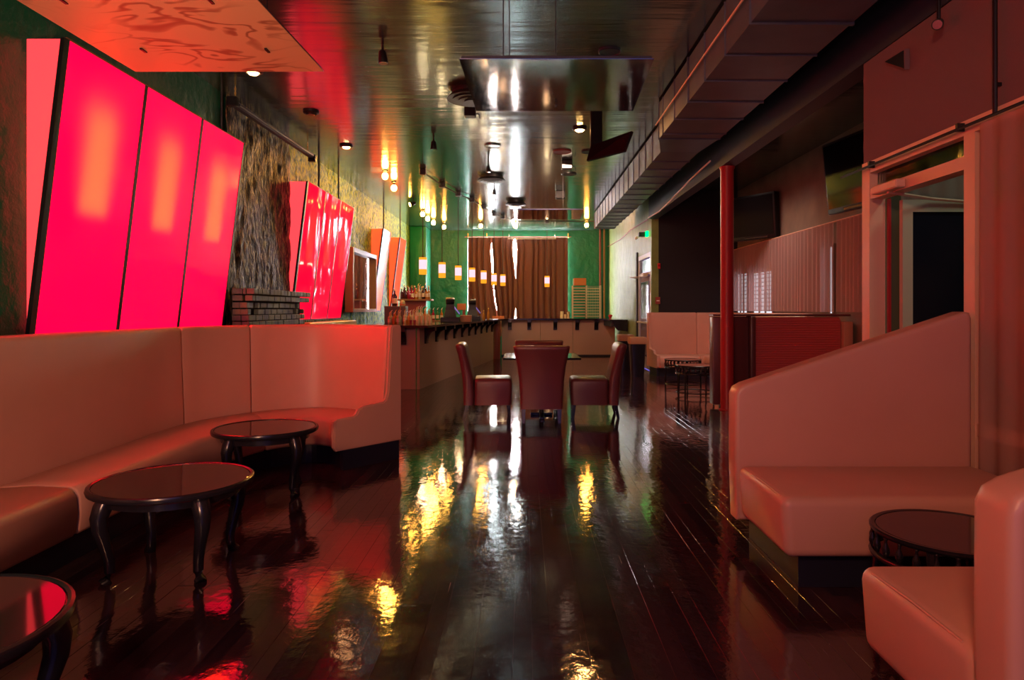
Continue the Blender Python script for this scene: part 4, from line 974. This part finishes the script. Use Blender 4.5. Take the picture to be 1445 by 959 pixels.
# wire rack with a carton
t = thing('wire_rack', 'cream wire rack of shelves standing on the far bar', 'rack', (1.8, 20.0, BT))
RX0, RX1, RY0, RY1, RZ = 1.41, 2.22, 19.82, 20.15, 2.0
def wirebox(bm, x0, x1, y0, y1, z0, z1, r=0.004): box(bm, x0 - r, x1 + r, y0 - r, y1 + r, z0 - r, z1 + r)
for xx in (RX0, (RX0 + RX1) / 2, RX1):
    for yy in (RY0, RY1):
        bm = B(); box(bm, xx - 0.013, xx + 0.013, yy - 0.013, yy + 0.013, BT, RZ + 0.05); obj('post', bm, M['cream'], t)
for k in range(11):
    z = BT + 0.05 + k * 0.083
    bm = B()
    for yy in (RY0, RY1): wirebox(bm, RX0, RX1, yy, yy, z, z, 0.005)
    for q in range(7): xx = RX0 + (RX1 - RX0) * q / 6; wirebox(bm, xx, xx, RY0, RY1, z, z, 0.004)
    ws = obj('wire_shelf', bm, M['cream'], t)
    bm = B(); box(bm, RX0 + 0.02, (RX0 + RX1) / 2 - 0.02, RY0 + 0.01, RY1 - 0.01, z + 0.006, z + 0.03, 0.004); obj('tray', bm, M['tan'], ws)
bm = B()
for q in range(9): xx = (RX0 + RX1) / 2 + (RX1 - RX0) / 2 * q / 8; wirebox(bm, xx, xx, RY0 - 0.012, RY0 - 0.012, BT + 0.02, RZ, 0.0035)
for q in range(12): z = BT + 0.08 + q * 0.077; wirebox(bm, (RX0 + RX1) / 2, RX1, RY0 - 0.014, RY0 - 0.014, z, z, 0.003)
obj('wire_grid', bm, M['cream'], t)
t = thing('carton', 'orange printed carton lying on top of the wire rack', 'box', (1.62, 20, RZ + 0.051))
bm = B(); box(bm, 1.45, 1.80, 19.85, 20.15, RZ + 0.051, RZ + 0.26, 0.006); obj('box_body', bm, M['box'], t)
bm = B(); box(bm, 1.435, 1.449, 19.86, 20.14, RZ + 0.055, RZ + 0.255); obj('white_side', bm, M['white'], t)
bm = B(); lathe(bm, [(0.05, BT), (0.05, BT + 0.20), (0.045, BT + 0.205)], (1.10, 20.0, 0), 14); tag(obj('canister', bm, M['label'], smooth=True), 'tall cream canister on the far bar by the curtain edge', 'canister')
bm = B(); lathe(bm, [(0.035, BT), (0.04, BT + 0.10), (0.03, BT + 0.12)], (1.20, 20.0, 0), 12); tag(obj('cup', bm, M['label'], smooth=True), 'short cream cup beside the tall canister', 'cup')
bm = B(); lathe(bm, [(0.05, BT), (0.03, BT + 0.09), (0.045, BT + 0.14), (0.05, BT + 0.17), (0.02, BT + 0.2)], (1.29, 20.0, 0), 12); tag(obj('jar', bm, M['cream'], smooth=True), 'round topped cream jar between the cup and the wire rack', 'jar')
bm = B(); lathe(bm, [(0.03, BT), (0.03, BT + 0.03), (0.06, BT + 0.07), (0.06, BT + 0.10), (0.02, BT + 0.12)], (2.43, 19.3, 0), 12); tag(obj('red_cup', bm, M['redplastic'], smooth=True), 'small red cup at the wall end of the far bar', 'cup')
# mirror on the wall
t = thing('wall_mirror', 'deep wood framed mirror reflecting the brown curtain, before the orange light boxes', 'mirror', (-3.4, 14.2, 1.3))
MX = -3.30
for nm_, a in (('frame_side', (13.15, 13.24, 1.30, 2.56)), ('frame_side', (15.20, 15.29, 1.30, 2.56)), ('frame_top', (13.24, 15.20, 2.47, 2.56)), ('frame_bottom', (13.24, 15.20, 1.30, 1.37))):
    bm = B(); box(bm, -3.46, MX, a[0], a[1], a[2], a[3], 0.005); obj(nm_, bm, M['wood'] if nm_ != 'frame_top' else M['blackmetal'], t)
bm = B(); box(bm, -3.40, -3.385, 13.242, 15.198, 1.372, 2.468); obj('mirror_glass', bm, mat('mirror_glass', (0.75, 0.72, 0.7), 0.02, 1.0), t)
# bins
def bin_(label, x, y, s=1.0):
    t = thing('rubbish_bin', label, 'bin', (0, 0, 0), 'rubbish bins by the service door')
    bm = B(); loft(bm, [[Vector((px, py, z)) for px, py in rrect(w_, -w_, w_, 0.03, 3)] for z, w_ in ((0.0, 0.12), (0.66, 0.155))]); obj('bin_body', bm, M['black'], t, smooth=True)
    bm = B(); loft(bm, [[Vector((px, py, z)) for px, py in rrect(w_, -w_, w_, 0.03, 3)] for z, w_ in ((0.661, 0.165), (0.70, 0.175), (0.79, 0.17), (0.80, 0.15))]); obj('rim_lid', bm, M['tan'], t, smooth=True)
    t.location = (x, y, 0); t.scale = (s, s, s); return t
bn = bin_('black rubbish bin with a tan lid, closer of the two by the door', 2.28, 13.8)
dup(bn, (2.24, 15.1, 0), 0.0, 'black rubbish bin with a tan lid, behind the other one')

# ================================================================== CEILING AND UPPER WALLS
def hung_panel(label, far, near, z_far, z_near, m, cords, th=0.02):
    """far=(y,x0,x1) near=(y,x0,x1)"""
    t = thing('ceiling_reflector', label, 'panel', (0.5 * (far[1] + far[2]), far[0], z_far), 'flat panels hung below the ceiling')
    bm = B(); extrude_poly(bm, [(far[1], far[0], z_far), (far[2], far[0], z_far), (near[2], near[0], z_near), (near[1], near[0], z_near)], (0, 0, 0.005)); obj('board', bm, m, t)
    bm = B(); e_ = 0.012; extrude_poly(bm, [(far[1] + e_, far[0] - e_, z_far + 0.0055), (far[2] - e_, far[0] - e_, z_far + 0.0055), (near[2] - e_, near[0] + e_, z_near + 0.0055), (near[1] + e_, near[0] + e_, z_near + 0.0055)], (0, 0, th)); obj('backing_board', bm, M['beam'], t)
    for (x, y, z) in cords:
        bm = B(); tube(bm, [(x, y, z), (x, y, CZ - 0.001)], 0.004, 6); obj('cable', bm, M['blackmetal'], t)
        bm = B(); box(bm, x - 0.008, x + 0.008, y - 0.03, y + 0.03, z - th - 0.006, z - th + 0.004); obj('slot_clip', bm, M['blackmetal'], t)
    return t
hung_panel('pale plywood panel with swirling grain hung above the big red light box', (4.63, -2.64, -1.36), (3.42, -2.78, -1.47), 2.97, 3.05, M['ply'], [(-2.4, 4.3, 3.01), (-1.62, 4.3, 3.01), (-2.5, 3.7, 3.05), (-1.7, 3.7, 3.05)])
hung_panel('glossy panel hung in mid ceiling, mirroring a bright window', (5.6, -0.395, 0.89), (4.5, -0.43, 0.855), 2.985, 3.008, M['panelgloss'], [(-0.10, 4.55, 3.04), (-0.14, 4.55, 3.04), (0.25, 5.4, 2.99)])
hung_panel('glossy brown panel hung far back over the far bar', (12.9, -0.255, 1.045), (11.9, -0.255, 1.04), 3.06, 3.09, M['panelgloss'], [(0.1, 12.4, 3.1), (0.7, 12.4, 3.1)])

def vent(label, x, y, r, z=3.80):
    t = thing('ceiling_vent', label, 'vent', (x, y, CZ), 'round ceiling vents')
    for k, f in enumerate((1.0, 0.78, 0.56, 0.34)):
        bm = B(); zz = z - 0.012 * k; lathe(bm, [(r * f, zz), (r * f * 0.995, zz + 0.012), (r * f * 0.86, zz + 0.05), (r * f * 0.80, zz + 0.05), (r * f * 0.94, zz + 0.006)], (x, y, 0), 32); obj('vent_ring', bm, M['blackmetal'], t, smooth=True)
    bm = B(); cyl(bm, (x, y), r * 0.8, z + 0.052, CZ - 0.001, 24); obj('vent_neck', bm, M['blackmetal'], t, smooth=True)
vent('wide round ceiling vent half hidden by the glossy hanging panel', -0.60, 7.95, 0.30)
vent('round ceiling vent over the middle of the room beyond the glossy panel', -0.63, 13.0, 0.27)
vent('small round ceiling vent just before the far brown panel', -0.20, 16.0, 0.25)
def speaker_ring(label, x, y, r, m):
    bm = B(); lathe(bm, [(r, CZ - 0.001), (r, CZ - 0.015), (r * 0.93, CZ - 0.02), (r * 0.88, CZ - 0.012), (0.01, CZ - 0.012)], (x, y, 0), 28)
    tag(obj('ceiling_speaker', bm, m, smooth=True), label, 'speaker', 'flush round ceiling speakers')
speaker_ring('flush silver ring in the ceiling ahead of the lit streaks', -0.49, 10.5, 0.13, M['ceiling'])
speaker_ring('flush reddish ring in the ceiling beside the dark hanging monitor', 0.60, 10.9, 0.15, M['post'])
speaker_ring('flush dark ring in the ceiling behind the dark hanging monitor', 1.04, 10.9, 0.13, M['blackmetal'])
speaker_ring('flush dark ring in the ceiling beyond the reddish one', 0.83, 12.7, 0.14, M['blackmetal'])
speaker_ring('flush ring in the ceiling touching the glossy panel corner by the duct', 0.83, 6.66, 0.11, M['beam'])
def downlight(label, x, y, lit=True, r=0.10):
    t = thing('downlight', label, 'light', (x, y, CZ), 'small round downlights')
    bm = B(); lathe(bm, [(r, CZ - 0.001), (r, CZ - 0.02), (r * 0.7, CZ - 0.035), (r * 0.66, CZ - 0.025), (r * 0.62, CZ - 0.004)], (x, y, 0), 24); obj('trim_ring', bm, M['blackmetal'], t, smooth=True)
    bm = B(); lathe(bm, [(r * 0.60, CZ - 0.003), (r * 0.60, CZ - 0.022), (r * 0.45, CZ - 0.045)], (x, y, 0), 20); obj('lamp_face', bm, (lit if lit is not True else M['downlight']) if lit else M['black'], t, smooth=True)
downlight('lit downlight just past the plywood panel edge', -2.86, 7.2)
downlight('unlit dark downlight in the magenta part of the ceiling', -2.72, 8.7, False)
downlight('lit downlight with dark ring above the wrinkled film light box', -2.74, 10.5)
downlight('lit downlight by the dark hanging monitor', 0.77, 9.5, M['downlight_amber'])
def bulb(label, x, y, drop=0.10, kind='bulb'):
    t = thing('ceiling_bulb', label, 'light', (x, y, CZ), 'bare bulbs on the ceiling')
    bm = B(); lathe(bm, [(0.05, CZ - 0.001), (0.05, CZ - 0.015), (0.022, CZ - 0.03), (0.022, CZ - drop)], (x, y, 0), 14); obj('socket', bm, M['blackmetal'], t, smooth=True)
    bm = B(); ball(bm, (x, y, CZ - drop - 0.055), 0.055, 2, 1.15); obj('lamp_bulb', bm, M['bulb'], t, smooth=True, sharp=3)
bulb('bare bulb closer of the pair above the mirror', -2.53, 12.4, 0.05)
bulb('bare bulb further of the pair above the mirror', -2.58, 13.5, 0.07)
bulb('bare bulb first of three in the green corner', -2.58, 17.3, 0.06)
bulb('bare bulb middle of three in the green corner', -2.57, 18.15, 0.06)
bulb('bare bulb last of three in the green corner', -2.53, 19.0, 0.06)
bulb('bare bulb in front of the green plaster beside the second pendant cord', -2.33, 19.75, 0.09)
bulb('bare bulb over the curtain end on the bottle side', -1.25, 19.5, 0.09)
bulb('bare bulb over the bright curtain slit', -0.25, 19.5, 0.09)
bulb('bare bulb over the wire rack by the duct', 1.76, 19.3, 0.09)
def track_spot(label, x, y, drop, r, aim, lit=False):
    t = thing('spot_lamp', label, 'light', (x, y, CZ), 'small spot lamps on the ceiling')
    bm = B(); tube(bm, [(x, y, CZ - 0.001), (x, y, CZ - drop)], 0.012, 8); obj('stem', bm, M['blackmetal'], t)
    c = Vector((x, y, CZ - drop)); a = Vector(aim).normalized()
    bm = B(); tube(bm, [c - a * r * 1.2, c - a * r * 0.8, c + a * r * 0.8, c + a * r * 1.6], [r * 0.5, r * 0.8, r, r * 1.05], 14); lc = obj('lamp_can', bm, M['blackmetal'], t, smooth=True)
    bm = B(); tube(bm, [c + a * r * 1.61, c + a * r * 1.66], r * 0.85, 14); obj('lamp_face', bm, M['bulb'] if lit else M['chrome'], lc)
track_spot('dark spot lamp hanging alone in the amber part of the ceiling', -1.35, 6.5, 0.11, 0.045, (0.1, 0, -1))
track_spot('dark spot lamp hanging before the pendant conduit', -1.33, 10.0, 0.11, 0.045, (0.0, 0, -1))
track_spot('dark spot lamp above the middle ceiling vent', -0.61, 11.6, 0.13, 0.04, (0, 0, -1))
track_spot('dark spot lamp hanging below the middle ceiling vent', -0.62, 14.0, 0.11, 0.045, (0, 0, -1))
track_spot('lit spot lamp aimed at the wall before the green corner', -2.56, 15.7, 0.09, 0.05, (-0.8, -0.4, -0.35), True)
track_spot('chrome faced spot lamp at the top of the picture near the duct', 1.10, 5.2, 0.10, 0.05, (0.3, -0.8, -0.5))
track_spot('dark spot lamp mounted high on the maroon wall', 2.58, 4.25, 0.74, 0.032, (-0.5, -0.6, -0.4))
def ceiling_box(label, x, y, s):
    t = thing('junction_box', label, 'box', (x, y, CZ), 'black boxes on the ceiling')
    bm = B(); box(bm, x - s, x + s, y - s, y + s, CZ - s * 1.6, CZ - 0.001, 0.008); obj('housing', bm, M['blackmetal'], t)
    bm = B(); tube(bm, [(x + s, y, CZ - s), (x + s * 1.6, y, CZ - s * 1.1), (x + s * 1.7, y, CZ - s * 1.9)], 0.008, 6); obj('clip', bm, M['blackmetal'], t)
ceiling_box('black box on the ceiling above the glossy panel cables', 0.06, 4.9, 0.08)
ceiling_box('black box on the ceiling just past the glossy panel', -0.68, 8.55, 0.07)
ceiling_box('black box on the ceiling above the far brown panel', 0.77, 14.6, 0.10)
ceiling_box('black plate on the ceiling in mid room beside the lit streaks', 0.72, 11.6, 0.09)
# dark monitor on a ceiling post
t = thing('hanging_monitor', 'dark flat monitor tilted on a thick ceiling post near the duct', 'monitor', (0.95, 8.0, CZ))
bm = B(); box(bm, 0.80, 0.94, 8.22, 8.36, 3.30, CZ - 0.001, 0.01); obj('ceiling_post', bm, M['screen_dull'], t)
bm = B(); extrude_poly(bm, [(0.80, 8.22, 3.33), (1.22, 7.78, 3.39), (1.16, 7.95, 3.20), (0.76, 8.38, 3.18)], (0.03, 0.05, 0.0)); obj('screen_slab', bm, M['screen_dull'], t)
# duct of separate sheet metal sections
t = thing('air_duct', 'long grey sheet metal air duct under the ceiling beside the steel beam', 'duct', (2.0, 9.0, CZ))
y = 1.2; i = 0
while y < 8.2:
    bm = B(); y2 = min(y + 0.62, 8.26); box(bm, 1.63, 2.36, y + 0.003, y2 - 0.003, 3.42, CZ - 0.03); box(bm, 1.618, 2.372, y2 - 0.014, y2 - 0.0035, 3.408, CZ - 0.03); obj('duct_section', bm, M['duct'], t)
    if i % 3 == 0:
        bm = B(); box(bm, 1.615, 2.375, y - 0.012, y + 0.012, 3.405, CZ - 0.02); obj('flange', bm, M['duct'], t)
    y = y2; i += 1
bm = B(); loft(bm, [[Vector((x, yy, z)) for x, z in ((x0, z0), (x1, z0), (x1, CZ - 0.03), (x0, CZ - 0.03))] for yy, x0, x1, z0 in ((8.263, 1.63, 2.36, 3.42), (9.12, 1.82, 2.33, 3.455))]); obj('duct_reducer', bm, M['duct'], t)
y = 9.126
while y < 17.6:
    y2 = min(y + 0.56, 17.7)
    bm = B(); box(bm, 1.82, 2.33, y + 0.003, y2 - 0.003, 3.455, CZ - 0.03); box(bm, 1.806, 2.344, y2 - 0.018, y2 - 0.0035, 3.441, CZ - 0.03); obj('duct_section', bm, M['duct'], t); y = y2
for yy in (2.4, 5.2, 8.0, 10.8, 13.6, 16.4):
    for xx in (1.9, 2.25): bm = B(); box(bm, xx - 0.01, xx + 0.01, yy - 0.01, yy + 0.01, CZ - 0.031, CZ - 0.0005); obj('hanger_strap', bm, M['duct'], t)
bm = B(); tube(bm, [(1.60, 1.0, 3.66), (1.60, 4.5, 3.63), (1.60, 8.3, 3.60)], 0.010, 6); box(bm, 1.60, 1.629, 4.4, 4.43, 3.62, 3.64); tag(obj('cable', bm, M['frame']), 'pale cable running along the near side of the air duct', 'cable')
bm = B(); tube(bm, [(2.56, 9.4, 3.40), (2.56, 10.5, 3.36), (2.56, 12.0, 3.26), (2.6, 13.2, 3.24), (2.63, 14.5, 3.30)], 0.012, 6); tag(obj('cable', bm, M['frame']), 'slack pale cable sagging under the beam beyond the column', 'cable')
bm = B(); tube(bm, [(RX - 0.05, 14.8, 3.30), (RX - 0.06, 17, 3.34), (RX - 0.05, 19, 3.30), (RX - 0.05, 21.8, 3.36)], 0.012, 6); tag(obj('cable', bm, M['post']), 'dark cable along the top of the ochre wall', 'cable')
for k, (xx, mm) in enumerate(((2.42, M['post']), (2.55, M['wood']))):
    bm = B(); tube(bm, [(xx, BY - 0.10, 0), (xx, BY - 0.10, CZ - 0.002)], 0.03, 8); box(bm, xx - 0.03, xx + 0.03, BY - 0.10, BY - 0.03, 1.9, 1.95); tag(obj('wall_pipe', bm, mm, smooth=True), ('thin dark red pipe', 'thin brown pipe')[k] + ' rising in the corner of the green and ochre walls', 'pipe')
bm = B(); tube(bm, [(2.62, 3.80, 2.44), (2.62, 3.80, 3.279)], 0.013, 8); box(bm, 2.62, 2.652, 3.79, 3.81, 2.6, 2.62); tag(obj('wall_pipe', bm, M['blackmetal'], smooth=True), 'black vertical pipe on the maroon wall above the rose voile', 'pipe')
# small wedge box on the maroon wall
t = thing('wall_speaker', 'dark wedge shaped speaker high on the maroon wall under the beam', 'speaker', (2.6, 4.7, 3.1))
bm = B(); extrude_poly(bm, [(2.652, 4.50, 3.12), (2.652, 4.80, 3.24), (2.652, 4.80, 3.06)][::-1] if False else [(2.652, 4.71, 3.15), (2.652, 4.97, 3.16), (2.652, 4.71, 3.02)], (-0.03, 0, 0)); obj('cabinet', bm, M['black'], t)
bm = B(); extrude_poly(bm, [(2.620, 4.705, 3.155), (2.620, 4.70, 3.01), (2.655, 4.70, 3.01), (2.655, 4.705, 3.155)], (0, 0.008, 0)); obj('grille', bm, M['maroonwall'], t)
# fluorescent tube fitting on a chain
t = thing('tube_light', 'dark fluorescent fitting hung on chains along the wall above the stone chimney', 'light', (-3.3, 9.0, 3.7))
bm = B(); obox(bm, (-3.27, 9.05, 3.69), (0.04, 0, 0), (0, 1.45, 0.02), (0, 0, 0.03), 0.01); obj('housing', bm, M['plinth'], t)
bm = B(); tube(bm, [(-3.225, 7.7, 3.66), (-3.225, 10.4, 3.70)], 0.018, 10); obj('glass_tube', bm, mat('unlit_tube_glass', (0.03, 0.03, 0.04), 0.5, 0, 0.2), t, smooth=True)
for yy in (7.62, 10.48): bm = B(); box(bm, -3.315, -3.20, yy - 0.04, yy + 0.04, 3.62, 3.73, 0.01); obj('end_cap', bm, M['black'], t)
for yy in (7.72, 10.3):
    bm = B(); zz = 3.725
    k = 0
    while zz < CZ - 0.02:
        obox(bm, (-3.27, yy, zz + 0.012), (0.010 if k % 2 else 0.003, 0, 0), (0, 0.003 if k % 2 else 0.010, 0), (0, 0, 0.014)); zz += 0.022; k += 1
    obj('chain', bm, M['gold'], t)
# televisions
def tv(label, x, y, z, w_, h, yaw, tilt, thick, sm='screen'):
    t = thing('television', label, 'television', (0, 0, 0), 'televisions on the window wall')
    bm = B(); box(bm, -thick, 0.0, -w_ / 2, w_ / 2, -h / 2, h / 2, 0.02, 2); obj('case', bm, M['blackmetal'], t, smooth=True)
    bm = B(); box(bm, -thick - 0.004, -thick - 0.001, -w_ / 2 + 0.04, w_ / 2 - 0.04, -h / 2 + 0.07, h / 2 - 0.04); obj('screen', bm, M[sm], t)
    bm = B(); box(bm, -thick - 0.02, -thick - 0.001, -w_ * 0.35, w_ * 0.15, -h / 2 + 0.015, -h / 2 + 0.05, 0.004); obj('speaker_bar', bm, M['black'], t)
    bm = B(); box(bm, 0.0, 0.16, -0.06, 0.06, -0.08, 0.08); obj('wall_mount', bm, M['blackmetal'], t)
    t.location = (x, y, z); t.rotation_euler = (0, tilt, yaw); return t
tv('black television on the window wall just past the red column', 4.28, 12.6, 3.05, 1.05, 0.82, 0.55, -0.06, 0.14, 'screen_dull')
tv('television tucked behind the maroon wall edge, reflecting yellow light', 4.28, 8.75, 3.12, 1.1, 0.95, 0.15, -0.10, 0.12)
# alarms and exit lamp
t = thing('fire_alarm', 'small red fire alarm high on the dark alcove wall', 'alarm', (2.88, 14.58, 2.28))
bm = B(); box(bm, 2.845, 2.905, 14.56, 14.599, 2.22, 2.34, 0.006); obj('housing', bm, M['redplastic'], t)
bm = B(); box(bm, 2.858, 2.892, 14.55, 14.559, 2.27, 2.31); obj('lens', bm, M['bottle_red'], t)
t = thing('pull_station', 'dark red alarm pull box low on the alcove wall above the banquette', 'alarm', (2.85, 14.58, 1.54))
bm = B(); box(bm, 2.80, 2.90, 14.56, 14.599, 1.47, 1.62, 0.006); obj('housing', bm, M['post'], t)
bm = B(); box(bm, 2.82, 2.88, 14.548, 14.559, 1.53, 1.55); obj('handle', bm, M['white'], t)
t = thing('exit_lamp', 'emergency lamp with a green glow over the service door', 'light', (2.62, 15.2, 3.03))
bm = B(); box(bm, 2.54, 2.715, 15.12, 15.28, 2.97, 3.07, 0.01); obj('housing', bm, M['blackmetal'], t)
bm = B(); box(bm, 2.665, 2.715, 14.92, 15.05, 2.95, 3.07, 0.006); obj('green_face', bm, M['exit'], t)
for yy in (15.14, 15.27): bm = B(); ball(bm, (2.50, yy, 2.95), 0.035, 2); obj('lamp_head', bm, M['cream'], t, smooth=True, sharp=3)
